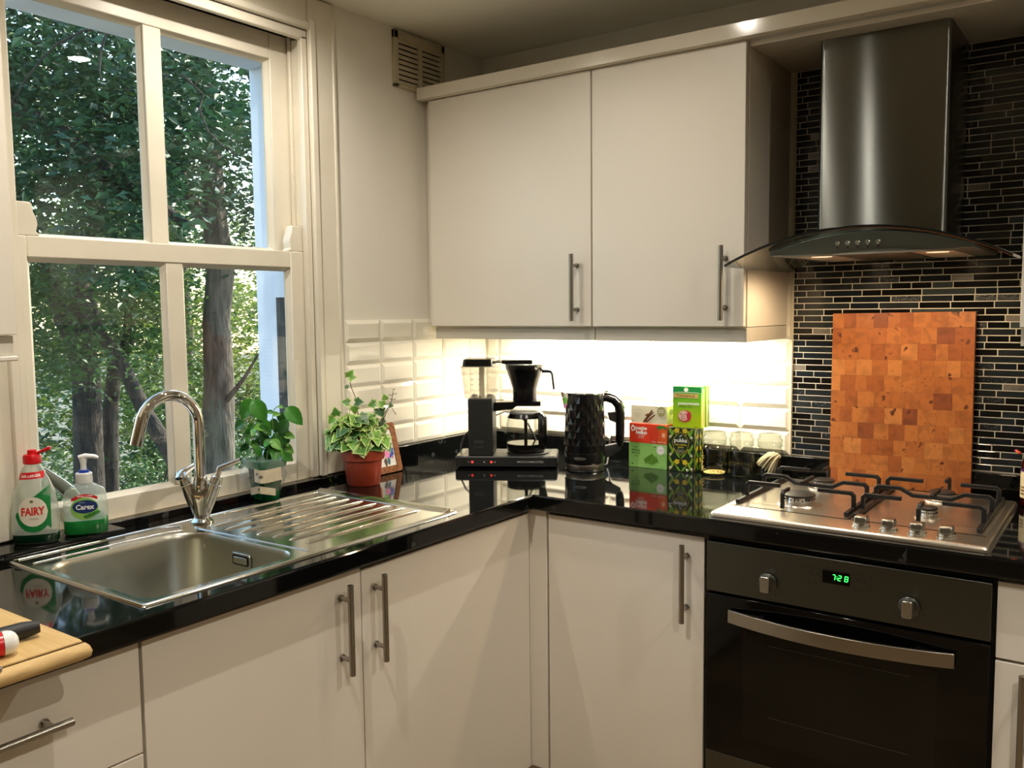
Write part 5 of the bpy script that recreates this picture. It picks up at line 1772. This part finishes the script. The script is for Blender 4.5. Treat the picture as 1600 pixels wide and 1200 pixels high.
ivy = root('potted_ivy', 'variegated ivy in a terracotta coloured plastic pot beside the draining board', 'plant', (0.134, -0.757, Zc + 0.0003), rz=0.62)
terra = M('terracotta_plastic', lin(158, 62, 36), 0.42, noise=(14, lin(146, 54, 30), 0.4, 0.7))
pp = MB().lathe([(0.040, 0.0), (0.0435, 0.0), (0.0465, 0.004), (0.0535, 0.070), (0.0555, 0.0715), (0.0600, 0.073), (0.0615, 0.099), (0.0600, 0.101), (0.0585, 0.0995), (0.0565, 0.085)], 40, cap0=True, cap1=False)
part('pot', ivy, pp, terra, smooth=40, world=False)
ft = MB()
part('soil', ivy, MB().lathe([(0.0575, 0.088), (0.035, 0.0925), (0.001, 0.094)], 24), M('soil', lin(34, 24, 17), 0.95, bump=(120, 1.0, 0.004)), world=False)
ivo = [(0, 0), (0.18, -0.12), (0.44, -0.14), (0.46, 0.10), (0.66, 0.32), (0.46, 0.44), (0.34, 0.62), (0.16, 0.84), (0, 1.0), (-0.16, 0.84), (-0.34, 0.62), (-0.46, 0.44), (-0.66, 0.32), (-0.46, 0.10), (-0.44, -0.14), (-0.18, -0.12)]
cream_rim = leafmat('ivy_rim', lin(168, 192, 104), lin(190, 206, 130))
iv = [leaf_mesh('ivy_leaf', ivo, [leafmat('ivy_green', lin(62, 112, 36), lin(92, 140, 52)), cream_rim], 0.80, 0.22, 0.35), leaf_mesh('ivy_leaf', ivo, [leafmat('ivy_dark', lin(38, 80, 36), lin(60, 104, 48)), leafmat('ivy_rim_dull', lin(124, 156, 90), lin(140, 170, 104))], 0.84, 0.15, 0.2),
      leaf_mesh('ivy_leaf', ivo, [leafmat('ivy_light', lin(96, 148, 52), lin(124, 170, 70)), cream_rim], 0.76, 0.3, 0.4)]
ri = random.Random(9)
for q in range(190):
    a = ri.uniform(0, 2 * PI)
    el = ri.uniform(-0.05, 1.2)
    rr = ri.uniform(0.75, 1.05)
    R = Vector((0.085 * math.cos(a) * math.cos(el), 0.062 * math.sin(a) * math.cos(el), 0.085 * math.sin(el))) * rr
    p = Vector((-0.012, 0.0, 0.112)) + R
    if p.z < 0.098 and R.xy.length < 0.064:
        continue
    out = R.normalized()
    d = out * 0.55 + Vector((ri.gauss(0, 0.35), ri.gauss(0, 0.35), -0.55 + ri.gauss(0, 0.3)))
    nrm = out + Vector((0, -0.6, 0.6)) + Vector((ri.gauss(0, 0.3), ri.gauss(0, 0.3), ri.gauss(0, 0.3)))
    place_leaf(ri.choices(iv, (5, 3, 4))[0], ivy, p - d.normalized() * 0.012, d, nrm, ri.uniform(0.026, 0.040))
stm = M('ivy_stem', lin(84, 62, 40), 0.7)
sm_ = MB()
for q in range(16):
    a = ri.uniform(0, 2 * PI)
    e = Vector((0.075 * math.cos(a), 0.055 * math.sin(a), ri.uniform(0.11, 0.18)))
    sm_.tube([(0.012 * math.cos(a), 0.012 * math.sin(a), 0.09), (0.045 * math.cos(a), 0.035 * math.sin(a), 0.13), e], [0.0014, 0.0012, 0.0008], 5)
up1 = [(-0.005, 0, 0.10), (-0.012, 0.005, 0.20), (-0.018, 0.008, 0.245), (-0.030, 0.008, 0.275), (-0.034, 0.006, 0.302)]
rt1 = [(0.02, 0, 0.10), (0.048, 0.01, 0.175), (0.066, 0.012, 0.205), (0.083, 0.012, 0.235), (0.088, 0.012, 0.262)]
rt2 = [(0.025, -0.01, 0.10), (0.060, 0, 0.185), (0.080, 0.004, 0.222), (0.095, 0.006, 0.196)]
for t_ in (up1, rt1, rt2):
    sm_.tube(t_, [0.0016, 0.0014, 0.0012, 0.001, 0.0008][:len(t_)], 6)
for (x, z) in ((0.075, 0.252), (0.098, 0.255), (0.094, 0.268), (0.078, 0.240), (0.095, 0.240)):
    sm_.tube([(0.086, 0.012, z - 0.003), (x, 0.010, z)], [0.0007, 0.0011], 5)
part('stems', ivy, sm_, stm, smooth=60, world=False)
for (x, y, z, dx, dz, s_, m) in ((-0.034, 0.004, 0.302, 0.25, 0.5, 0.026, 2), (-0.034, 0.002, 0.300, 0.9, 0.2, 0.022, 2), (-0.036, 0.0, 0.277, -0.8, -0.2, 0.012, 1), (-0.018, 0, 0.232, 1, 0.1, 0.026, 1), (-0.034, 0, 0.230, -1, 0.3, 0.024, 0), (-0.020, -0.004, 0.222, 0.1, -1, 0.024, 2),
                               (0.040, 0.004, 0.228, -0.9, -0.15, 0.026, 0), (0.046, 0.004, 0.214, 0.4, -0.6, 0.030, 1), (0.066, 0.008, 0.238, -0.2, 0.9, 0.018, 2), (0.076, 0.008, 0.222, 0.9, -0.1, 0.014, 1), (0.062, 0.0, 0.222, -0.6, 0.6, 0.022, 2), (-0.072, 0, 0.195, -0.1, 0.8, 0.026, 0), (-0.078, 0, 0.190, -0.6, -0.6, 0.026, 2)):
    place_leaf(iv[m], ivy, (x, y, z), (dx, -0.25, dz), (0.1, -1, 0.5), s_)

# cork-framed picture leaning on the tiles
pc = root('framed_picture', 'cork-framed picture of coloured blotches on white, leaning on the tiles behind the ivy', 'picture', (0.088, -0.700, Zc + 0.0030), rz=PI / 2, rx=0)
pcm = 0.245
cork = M('cork', lin(150, 96, 56), 0.85, noise=(140, lin(116, 68, 36), 0.45, 0.6), bump=(160, 0.6, 0.002))


def tilt(mb):
    mb.v = [(p[0], p[1] * math.cos(pcm) + p[2] * math.sin(pcm), p[2] * math.cos(pcm) - p[1] * math.sin(pcm)) for p in mb.v]
    return mb


PW, PH = 0.158, 0.150
fr = MB()
oo, ii = rrect(0, 0, PW, PH, 0.011, 5), rrect(0.020, 0.020, PW - 0.020, PH - 0.020, 0.002, 5)
fr.loft([[(x, y, z) for x, z in pth] for pth, y in ((ii, 0.008), (ii, 0.0), (oo, 0.0), (oo, 0.010), (ii, 0.010))], False, False)
part('frame', pc, tilt(fr), cork, world=False)
part('print_sheet', pc, tilt(MB().box(0.018, 0.003, 0.018, PW - 0.018, 0.008, PH - 0.018)), flat('paper', lin(232, 230, 222)), world=False)
bs, bmts = MB(), []
rp = random.Random(4)
for (x, z, a, b, colr) in ((0.112, 0.106, 0.010, 0.012, (66, 20, 34)), (0.119, 0.096, 0.006, 0.010, (50, 16, 28)), (0.117, 0.078, 0.007, 0.020, (140, 24, 36)), (0.104, 0.078, 0.010, 0.013, (66, 190, 50)), (0.100, 0.070, 0.006, 0.006, (160, 210, 60)), (0.082, 0.083, 0.012, 0.006, (230, 196, 50)), (0.121, 0.058, 0.012, 0.014, (28, 62, 160)), (0.128, 0.068, 0.006, 0.006, (36, 84, 190)),
                           (0.107, 0.057, 0.011, 0.012, (232, 132, 190)), (0.108, 0.036, 0.006, 0.010, (20, 90, 110)), (0.095, 0.034, 0.006, 0.014, (70, 40, 22)), (0.126, 0.045, 0.003, 0.004, (190, 100, 160)), (0.070, 0.060, 0.016, 0.020, (200, 120, 40)), (0.060, 0.090, 0.014, 0.012, (60, 120, 180))):
    m = flat('blotch_%d_%d_%d' % colr, lin(*colr))
    bmts.append(m)
    bs.mi = len(bmts) - 1
    n = 13
    bs.poly([(x + a * (1 + rp.uniform(-0.28, 0.28)) * math.cos(2 * PI * k / n), 0.0026 - 0.00006 * len(bmts), z + b * (1 + rp.uniform(-0.28, 0.28)) * math.sin(2 * PI * k / n)) for k in range(n)])
part('blotches', pc, tilt(bs), bmts, world=False)

# basil
bz = root('potted_basil', 'basil in a green tub and torn clear sleeve on the window side of the sink', 'plant', (0.0615, -1.040, Zc + 0.0003), rz=0.62)
tub_m = M('green_tub', lin(10, 104, 44), 0.2, noise=(20, lin(6, 70, 34), 0.4, 0.6))
sq = lambda h, z, c=0.25: [(x, y, z) for x, y in [(h * math.cos(t) * (1 if k % 2 == 0 else 1), h * math.sin(t)) for k, t in enumerate([PI / 4 * q + 0 for q in range(8)])]]


def sqr(h, z, rot=0.10, r=0.35):
    out = []
    for x, y in rrect(-h, -h, h, h, h * r, 3):
        t = PI / 4 + rot
        out.append((x * math.cos(t) - y * math.sin(t), x * math.sin(t) + y * math.cos(t), z))
    return out


part('tub', bz, MB().loft([sqr(0.0255, 0.001), sqr(0.0265, 0.004), sqr(0.0330, 0.056), sqr(0.0345, 0.058)], True, False), tub_m, smooth=40, world=False)
part('tub_band', bz, MB().loft([sqr(0.0410, 0.086), sqr(0.0480, 0.107), sqr(0.0470, 0.1075), sqr(0.0400, 0.0865)], False, False), M('teal_plastic', lin(86, 140, 112), 0.3), smooth=40, world=False)
part('soil', bz, MB().loft([sqr(0.030, 0.05), sqr(0.0355, 0.092)]), M('soil', (1, 1, 1, 1)), world=False)
slv = glass('clear_sleeve', (0.95, 0.96, 0.95, 1), 1.45, edge=0.7, body=0.22, bodycol=(0.9, 0.9, 0.86, 1))
rs = random.Random(12)
rings = []
n = 40
for j in range(9):
    z = 0.022 + 0.090 * j / 8
    ring = []
    for k in range(n):
        a = 2 * PI * k / n
        bulge = max(0, math.cos(a - PI)) ** 2 * 0.022 * math.sin(PI * min(1, j / 7)) + max(0, math.cos(a)) ** 4 * 0.012 * math.sin(PI * j / 8)
        r_ = 0.035 + 0.0145 * j / 8 + bulge + 0.0018 * math.sin(a * 7 + j * 1.7) + rs.uniform(-0.0012, 0.0012)
        q = (abs(math.cos(a)) ** 3 + abs(math.sin(a)) ** 3) ** (-1 / 3)
        ring.append((r_ * q * math.cos(a), r_ * q * math.sin(a) * (0.80 if math.sin(a) > 0 else 1), z))
    rings.append(ring)
part('sleeve', bz, MB().loft(rings, False, False), slv, smooth=30, world=False)
lbm = M('sleeve_label', lin(222, 210, 182), 0.5, noise=(40, lin(206, 192, 160), 0.4, 0.7))
lb = MB()
for (x0, x1, z0_, z1_, dz) in ((-0.014, 0.050, 0.052, 0.086, 0.004), (-0.028, 0.036, 0.028, 0.047, -0.010)):
    nn_ = 10
    for k in range(nn_):
        u0, u1 = k / nn_, (k + 1) / nn_
        xa, xb = x0 + (x1 - x0) * u0, x0 + (x1 - x0) * u1
        yy = lambda x: -0.064 + abs(x - 0.004) * 0.75
        za, zb = abs(u0 - 0.45) * -dz * 2, abs(u1 - 0.45) * -dz * 2
        lb.poly([(xa, yy(xa), z0_ - za), (xb, yy(xb), z0_ - zb), (xb, yy(xb) - 0.001, z1_ - zb), (xa, yy(xa) - 0.001, z1_ - za)])
part('label', bz, lb, lbm, world=False)
lb = MB()
for (x, z, a, b) in ((0.006, 0.070, 0.0055, 0.004), (0.0, 0.038, 0.003, 0.004), (-0.004, 0.077, 0.004, 0.003)):
    yy = -0.0655 + abs(x - 0.004) * 0.75
    lb.disc((x, yy, z), (1, 0.2, 0), (0, 0, 1), a, 12, b)
part('label_print', bz, lb, M('grey_print', lin(110, 108, 100), 0.5), world=False)
bao = [(0, 0), (0.16, 0.08), (0.30, 0.24), (0.36, 0.44), (0.31, 0.64), (0.18, 0.84), (0, 1.0), (-0.18, 0.84), (-0.31, 0.64), (-0.36, 0.44), (-0.30, 0.24), (-0.16, 0.08)]
ba = [leaf_mesh('basil_leaf', bao, [leafmat('basil_green', lin(48, 116, 30), lin(62, 134, 38))], 0.7, 0.30, 0.45), leaf_mesh('basil_leaf', bao, [leafmat('basil_deep', lin(30, 82, 24), lin(44, 104, 32))], 0.7, 0.35, 0.6), leaf_mesh('basil_leaf', bao, [leafmat('basil_pale', lin(86, 146, 48), lin(110, 166, 66))], 0.7, 0.25, 0.4)]
rb_ = random.Random(15)
for (x, z, dx, dz, s_, m) in ((-0.026, 0.262, -0.55, -0.75, 0.058, 0), (-0.022, 0.262, 0.55, -0.80, 0.062, 0), (-0.050, 0.206, -0.85, -0.55, 0.034, 1), (-0.012, 0.212, 0.7, -0.75, 0.052, 0), (0.058, 0.240, 0.85, -0.75, 0.058, 0), (0.066, 0.210, -0.55, -0.8, 0.044, 1), (0.050, 0.172, 0.95, -0.25, 0.030, 2), (0.036, 0.178, 0.5, -0.9, 0.040, 1), (0.024, 0.212, 0.2, -0.95, 0.036, 1),
                             (0.024, 0.226, -0.8, 0.35, 0.018, 0), (0.026, 0.224, 0.9, 0.1, 0.020, 2), (0.020, 0.148, 0.45, -0.95, 0.044, 0), (0.045, 0.228, 0.1, -1, 0.030, 1), (0.054, 0.242, -0.6, 0.2, 0.014, 2)):
    place_leaf(ba[m], bz, (x, rb_.uniform(-0.012, 0.006), z), (dx, -0.35, dz), (0.1, -1, 0.45), s_)
for q in range(46):
    x, y, z = rb_.uniform(-0.048, 0.050), rb_.uniform(-0.03, 0.03), rb_.uniform(0.118, 0.200)
    place_leaf(rb_.choices(ba, (4, 5, 2))[0], bz, (x, y, z), (rb_.gauss(0, 0.6), -0.3 + rb_.gauss(0, 0.4), -0.6 + rb_.gauss(0, 0.4)), (rb_.gauss(0, 0.4), -0.9, 0.5), rb_.uniform(0.022, 0.038))
bsm = MB()
for t_ in ([(-0.02, 0, 0.09), (-0.028, 0, 0.17), (-0.024, 0, 0.262)], [(0.02, 0, 0.09), (0.024, 0, 0.16), (0.0235, 0, 0.215), (0.028, 0, 0.236), (0.036, 0, 0.2425), (0.046, 0, 0.241), (0.058, 0, 0.238)], [(0, 0.01, 0.09), (-0.006, 0.01, 0.15), (-0.012, 0, 0.212)], [(0.02, 0.0, 0.09), (0.036, 0, 0.14), (0.062, 0, 0.208)], [(-0.02, 0, 0.09), (-0.03, 0, 0.15), (-0.05, 0, 0.205)], [(0.005, -0.01, 0.09), (0.012, -0.01, 0.13), (0.022, -0.01, 0.160)]):
    bsm.tube(t_, 0.0013, 6)
part('stems', bz, bsm, M('basil_stem', lin(110, 150, 70), 0.5), smooth=60, world=False)

# ------------------------------------------------------------------ bottle at the right edge, string of beads
bo_ = root('sauce_bottle', 'glass bottle of dark red sauce with a cream label, right of the hob', 'bottle', (1.722, -0.078, Zc + 0.0003))
part('bottle', bo_, MB().lathe([(0.001, 0.0), (0.034, 0.0), (0.037, 0.003), (0.037, 0.105), (0.034, 0.113), (0.024, 0.130), (0.0185, 0.160), (0.0170, 0.166)], 32, cap0=False, cap1=False), jar_m, smooth=60, world=False)
part('sauce', bo_, MB().lathe([(0.001, 0.001), (0.034, 0.001), (0.0362, 0.004), (0.0362, 0.104), (0.033, 0.112), (0.001, 0.112)], 32), M('red_sauce', lin(70, 10, 8), 0.15), smooth=60, world=False)
part('label', bo_, MB().lathe([(0.0374, 0.022), (0.0374, 0.086)], 32, cap0=False, cap1=False), M('cream_label', lin(224, 208, 168), 0.6, noise=(60, lin(212, 194, 150), 0.4, 0.7)), smooth=60, world=False)
part('label_band', bo_, MB().lathe([(0.0376, 0.0855), (0.0376, 0.0920)], 32, cap0=False, cap1=False), flat('purple', lin(70, 30, 90)), smooth=60, world=False)
part('neck_foil', bo_, MB().lathe([(0.0192, 0.160), (0.0192, 0.168), (0.0175, 0.170)], 26), M('pale_cap', lin(206, 194, 160), 0.4), smooth=40, world=False)
lbp = MB()
for k in range(3):
    for a in range(3):
        q = math.radians(205 + a * 7)
        lbp.add([(0.0378 * math.cos(t), 0.0378 * math.sin(t), z) for t, z in ((q, 0.030 + k * 0.008), (q + 0.1, 0.030 + k * 0.008), (q + 0.1, 0.034 + k * 0.008), (q, 0.034 + k * 0.008))], [(0, 1, 2, 3)])
part('label_print', bo_, lbp, M('brown_print', lin(120, 84, 50), 0.6), world=False)
bdr = MB()
bmm = [flat('bead_red', lin(220, 60, 50), 0.2), flat('bead_orange', lin(240, 130, 50), 0.2), flat('bead_pink', lin(190, 60, 110), 0.2), flat('bead_violet', lin(80, 50, 130), 0.2), flat('bead_gold', lin(220, 190, 110), 0.2)]
for k in range(9):
    bdr.mi = k % 5
    a = PI + 0.9 - k * 0.25
    bdr.lathe([(0.0005, -0.004), (0.0034, -0.002), (0.004, 0), (0.0034, 0.002), (0.0005, 0.004)], 10, (1.722 + 0.0275 * math.cos(a) - (0.022 if k < 3 else 0), -0.078 + 0.0275 * math.sin(a), Zc + 0.137 - 0.0015 * abs(k - 4)))
thing('bead_string', bdr, bmm, 'string of small coloured beads round the neck of the sauce bottle', 'beads', (1.70, -0.10, Zc + 0.137), smooth=60)

# ------------------------------------------------------------------ outside: trees in a shady garden
bark = M('bark', lin(104, 96, 82), 0.9, noise=(9, lin(64, 60, 50), 0.4, 0.65), stretch=(3, 3, 0.6), bump=(24, 0.8, 0.02))
bark_d = M('dark_bark', lin(66, 58, 48), 0.9, noise=(12, lin(40, 36, 30), 0.4, 0.65), stretch=(3, 3, 0.6), bump=(24, 0.8, 0.02))
lit_ground = M('garden_soil', lin(104, 100, 88), 0.95, noise=(3, lin(60, 74, 44), 0.42, 0.6), bump=(8, 0.6, 0.05))
struct('ground', MB().box(-40, -30, -1.15, -0.26, 40, -1.0), lit_ground)


def foliage_mat(name, c0, c1, tr):
    m = bpy.data.materials.new(name)
    m.use_nodes = True
    nt = m.node_tree
    b = nt.nodes['Principled BSDF']
    b.inputs['Roughness'].default_value = 0.42
    tc = nt.nodes.new('ShaderNodeTexCoord')
    n = nt.nodes.new('ShaderNodeTexNoise')
    n.inputs['Scale'].default_value = 3.2
    n.inputs['Detail'].default_value = 5
    nt.links.new(tc.outputs['Object'], n.inputs['Vector'])
    mx = nt.nodes.new('ShaderNodeMix')
    mx.data_type = 'RGBA'
    mx.inputs[6].default_value = c0
    mx.inputs[7].default_value = c1
    nt.links.new(n.outputs['Fac'], mx.inputs['Factor'])
    nt.links.new(mx.outputs[2], b.inputs['Base Color'])
    t = nt.nodes.new('ShaderNodeBsdfTranslucent')
    nt.links.new(mx.outputs[2], t.inputs['Color'])
    s_ = nt.nodes.new('ShaderNodeMixShader')
    s_.inputs['Fac'].default_value = tr
    out = nt.nodes['Material Output']
    nt.links.new(b.outputs[0], s_.inputs[1])
    nt.links.new(t.outputs[0], s_.inputs[2])
    nt.links.new(s_.outputs[0], out.inputs['Surface'])
    return m


fm_teal = foliage_mat('foliage_holly', lin(34, 64, 44), lin(62, 100, 66), 0.25)
fm_green = foliage_mat('foliage_green', lin(44, 74, 40), lin(84, 118, 58), 0.32)
fm_yellow = foliage_mat('foliage_light', lin(78, 104, 44), lin(136, 156, 76), 0.42)


def leaves(rg, n, sample, size, droop=0.4):
    mb = MB()
    for _ in range(n):
        c = sample(rg)
        s = size * rg.uniform(0.6, 1.35)
        a = rg.uniform(0, 2 * PI)
        d = Vector((math.cos(a), math.sin(a), rg.uniform(-0.9, 0.4))).normalized()
        nrm = Vector((rg.gauss(0, 0.6), rg.gauss(0, 0.6), 1)).normalized()
        w = d.cross(nrm)
        if w.length < 0.05:
            continue
        w.normalize()
        k = w.cross(d) * s * 0.10
        c = Vector(c)
        p0, p1 = c - d * s * 0.5, c + d * s * 0.5
        l_, r_ = c - w * s * 0.27 + k, c + w * s * 0.27 + k
        o = len(mb.v)
        mb.v += [tuple(p0), tuple(l_), tuple(p1), tuple(r_)]
        mb.f += [(o, o + 1, o + 2), (o, o + 2, o + 3)]
        mb.m += [0, 0]
    return mb


def clumps(rg, spots, spread):
    """leaves bunch round twig ends inside each ellipsoid"""
    tw_ = []
    for (c, r, n) in spots:
        for _ in range(n):
            while True:
                q = Vector((rg.uniform(-1, 1), rg.uniform(-1, 1), rg.uniform(-1, 1)))
                if q.length < 1:
                    break
            tw_.append(Vector(c) + Vector((q.x * r[0], q.y * r[1], q.z * r[2])))
    return lambda g: (lambda t: (t.x + g.gauss(0, spread), t.y + g.gauss(0, spread), t.z + g.gauss(0, spread * 0.7)))(g.choice(tw_))


def tree(name, label, trunk_list, bark_m, fol, base):
    t = root(name, label, 'tree', base)
    for nm, pts, rad in trunk_list:
        part(nm, t, MB().tube(pts, rad, 12), bark_m, smooth=60)
    for nm, mb, m in fol:
        part(nm, t, mb, m, kind='stuff')
    return t


rg = random.Random(33)
# smooth grey trunk to the right of the panes
tree('tree', 'tree with a smooth grey upright trunk seen through the right-hand panes',
     [('trunk', [(-2.74, 0.80, -1.02), (-2.75, 0.83, 0.4), (-2.76, 0.88, 0.95), (-2.79, 0.90, 1.35), (-2.78, 0.94, 1.67), (-2.83, 0.94, 2.03), (-2.86, 0.96, 2.35), (-2.90, 0.96, 2.67), (-2.95, 0.97, 3.4)], [0.13, 0.11, 0.092, 0.084, 0.085, 0.074, 0.066, 0.06, 0.05]),
      ('branch', [(-2.83, 0.94, 2.0), (-2.95, 0.92, 2.02), (-3.07, 0.91, 2.16), (-3.15, 0.89, 2.57), (-3.2, 0.85, 3.0)], [0.05, 0.045, 0.04, 0.03, 0.02]),
      ('branch', [(-2.93, 1.02, 3.3), (-2.84, 1.17, 3.09), (-2.76, 1.21, 2.89), (-2.73, 1.25, 2.70)], [0.03, 0.03, 0.026, 0.012]),
      ('branch', [(-2.74, 0.86, 0.80), (-2.61, 0.88, 0.92), (-2.56, 0.92, 1.0), (-2.50, 0.98, 1.14)], [0.02, 0.016, 0.012, 0.006])], bark,
     [('foliage', leaves(rg, 9600, clumps(rg, [((-3.0, 1.1, 3.0), (0.9, 1.0, 0.7), 70), ((-2.6, 1.25, 2.3), (0.5, 0.45, 0.8), 40), ((-3.4, 1.0, 2.4), (0.5, 0.6, 0.8), 40)], 0.10), 0.053), fm_teal)], (-2.74, 0.8, -1.0))
# pair of stems to the left of it
tree('tree', 'tree with two dark straight stems side by side in the left-hand lower pane',
     [('trunk', [(-3.08, 0.18, -1.02), (-3.10, 0.20, 0.24), (-3.12, 0.22, 0.61), (-3.14, 0.24, 0.99), (-3.18, 0.24, 1.21), (-3.22, 0.24, 1.48), (-3.17, 0.29, 1.66), (-3.14, 0.34, 1.93), (-3.1, 0.4, 2.6)], [0.11, 0.088, 0.082, 0.078, 0.076, 0.06, 0.05, 0.045, 0.03]),
      ('trunk', [(-3.17, 0.36, -1.02), (-3.19, 0.38, 0.23), (-3.21, 0.42, 0.81), (-3.20, 0.45, 1.05), (-3.14, 0.52, 1.24), (-3.14, 0.54, 1.48), (-3.11, 0.58, 1.63), (-3.07, 0.63, 1.83)], [0.06, 0.05, 0.045, 0.042, 0.038, 0.034, 0.03, 0.02]),
      ('branch', [(-3.18, 0.24, 1.18), (-3.27, 0.19, 1.36), (-3.34, 0.17, 1.59), (-3.40, 0.13, 1.80), (-3.5, 0.0, 2.3)], [0.06, 0.05, 0.045, 0.04, 0.03]),
      ('branch', [(-2.72, 0.10, 1.30), (-2.59, 0.16, 1.09), (-2.48, 0.21, 0.84), (-2.38, 0.26, 0.67), (-2.31, 0.30, 0.50), (-2.2, 0.36, 0.0)], [0.03, 0.036, 0.042, 0.045, 0.045, 0.05]),
      ('branch', [(-2.72, 0.10, 1.30), (-2.9, 0.16, 1.42), (-3.16, 0.27, 1.60)], [0.03, 0.034, 0.04])], bark_d,
     [('foliage', leaves(rg, 10320, clumps(rg, [((-3.1, 0.1, 2.0), (0.9, 0.9, 0.8), 80), ((-2.7, 0.0, 1.35), (0.6, 0.45, 0.35), 34), ((-3.5, 0.6, 1.3), (0.5, 0.7, 0.6), 44)], 0.09), 0.043), fm_green)], (-3.1, 0.2, -1.0))
# holly-like tree overhanging the upper panes
tree('tree', 'dark glossy-leaved tree with a thick slanting limb across the upper panes',
     [('trunk', [(-2.9, -1.1, -1.02), (-2.86, -1.0, 0.8), (-2.75, -0.7, 1.9), (-2.51, -0.39, 2.39)], [0.12, 0.10, 0.085, 0.07]),
      ('twig', [(-1.70, -0.82, 2.16), (-1.635, -0.766, 2.292), (-1.59, -0.725, 2.373), (-1.537, -0.68, 2.438), (-1.458, -0.619, 2.486), (-1.388, -0.568, 2.498), (-1.25, -0.48, 2.52)], [0.002, 0.0035, 0.004, 0.0045, 0.005, 0.005, 0.005]),
      ('twig', [(-1.25, -0.48, 2.52), (-1.278, -0.615, 2.468), (-1.294, -0.631, 2.425), (-1.301, -0.642, 2.377), (-1.304, -0.651, 2.306), (-1.297, -0.649, 2.277)], [0.005, 0.0045, 0.004, 0.004, 0.003, 0.002]),
      ('twig', [(-1.30, -0.30, 2.36), (-1.246, -0.242, 2.285), (-1.259, -0.257, 2.228), (-1.226, -0.242, 2.136), (-1.17, -0.209, 2.071), (-1.113, -0.173, 2.031)], [0.005, 0.0045, 0.004, 0.004, 0.003, 0.002]),
      ('branch', [(-2.60, -0.46, 2.43), (-2.42, -0.34, 2.31), (-2.28, -0.25, 2.22), (-2.15, -0.17, 2.08), (-1.96, -0.05, 1.93), (-1.79, 0.06, 1.80)], [0.045, 0.055, 0.058, 0.052, 0.040, 0.022])], bark_d,
     [('foliage', leaves(rg, 16500, clumps(rg, [((-2.1, -0.35, 2.45), (0.75, 0.75, 0.5), 90), ((-2.5, 0.2, 2.55), (0.6, 0.7, 0.5), 60), ((-2.9, -0.5, 3.0), (0.8, 0.9, 0.5), 90), ((-3.4, -0.5, 2.6), (0.5, 0.7, 0.9), 70), ((-1.9, -0.35, 1.85), (0.5, 0.5, 0.3), 36)], 0.085), 0.056), fm_teal)], (-2.9, -1.1, -1.0))
# lighter trees further back
tree('tree', 'sunlit yellow-green tree behind the grey trunk', [('trunk', [(-5.6, 2.4, -1.02), (-5.5, 2.5, 1.2), (-5.4, 2.4, 3.2)], [0.12, 0.09, 0.04])], bark,
     [('foliage', leaves(rg, 12480, clumps(rg, [((-5.4, 2.5, 1.2), (1.0, 1.4, 1.3), 210), ((-4.6, 2.2, 0.9), (0.5, 0.8, 0.8), 60), ((-5.0, 1.5, 0.4), (0.8, 0.8, 0.7), 50)], 0.13), 0.062), fm_yellow)], (-5.6, 2.4, -1.0))
tree('tree', 'broad green tree far behind the double stems', [('trunk', [(-6.2, 0.9, -1.02), (-6.1, 0.95, 1.2), (-6.0, 0.9, 3.4)], [0.14, 0.10, 0.04])], bark_d,
     [('foliage', leaves(rg, 13440, clumps(rg, [((-6.2, 0.9, 2.1), (1.2, 1.6, 1.6), 150), ((-5.6, 2.0, 3.0), (1.2, 1.6, 0.9), 90)], 0.13), 0.062), fm_green)], (-6.2, 0.9, -1.0))
sb = root('shrub', 'low light green shrub under the trees outside the left-hand panes', 'shrub', (-3.6, 0.6, -1.0))
part('stems', sb, MB().tube([(-3.6, 0.5, -1.02), (-3.62, 0.45, -0.2), (-3.7, 0.4, 0.3)], [0.02, 0.014, 0.006], 6).tube([(-3.6, 0.6, -1.02), (-3.5, 0.8, -0.1), (-3.42, 0.95, 0.4)], [0.02, 0.014, 0.006], 6), bark_d)
part('foliage', sb, leaves(rg, 15600, clumps(rg, [((-3.7, 0.4, -0.1), (0.7, 0.8, 0.6), 70), ((-3.5, 1.2, -0.1), (0.6, 0.6, 0.7), 50)], 0.10), 0.040), fm_green, kind='stuff')
sb = root('shrub', 'grey-green shrub at the foot of the grey trunk', 'shrub', (-4.3, 1.9, -1.0))
part('stems', sb, MB().tube([(-4.3, 1.9, -1.02), (-4.3, 1.85, -0.2), (-4.35, 1.8, 0.4)], [0.02, 0.014, 0.006], 6), bark_d)
part('foliage', sb, leaves(rg, 10800, clumps(rg, [((-4.3, 1.9, 0.0), (0.8, 0.8, 0.8), 80)], 0.11), 0.046), fm_teal, kind='stuff')

# overgrown hedge of small trees closing the view at the end of the garden
hg = root('hedge', 'tall overgrown dark hedge closing the view behind all the trees', 'hedge', (-8.6, 3.0, -1.0))
part('stems', hg, MB().tube([(-8.6, 1.0, -1.02), (-8.5, 1.1, 1.0), (-8.6, 1.0, 3.6)], [0.09, 0.07, 0.03], 8).tube([(-8.7, 4.2, -1.02), (-8.6, 4.1, 1.0), (-8.7, 4.2, 3.6)], [0.09, 0.07, 0.03], 8), bark_d)
part('foliage', hg, leaves(rg, 15000, clumps(rg, [((-8.6, 1.4, 1.2), (0.7, 2.2, 2.2), 260), ((-8.6, 4.2, 1.2), (0.7, 2.2, 2.2), 260), ((-8.6, 2.8, 3.6), (0.7, 3.2, 1.6), 260)], 0.16), 0.13), fm_green, kind='stuff')
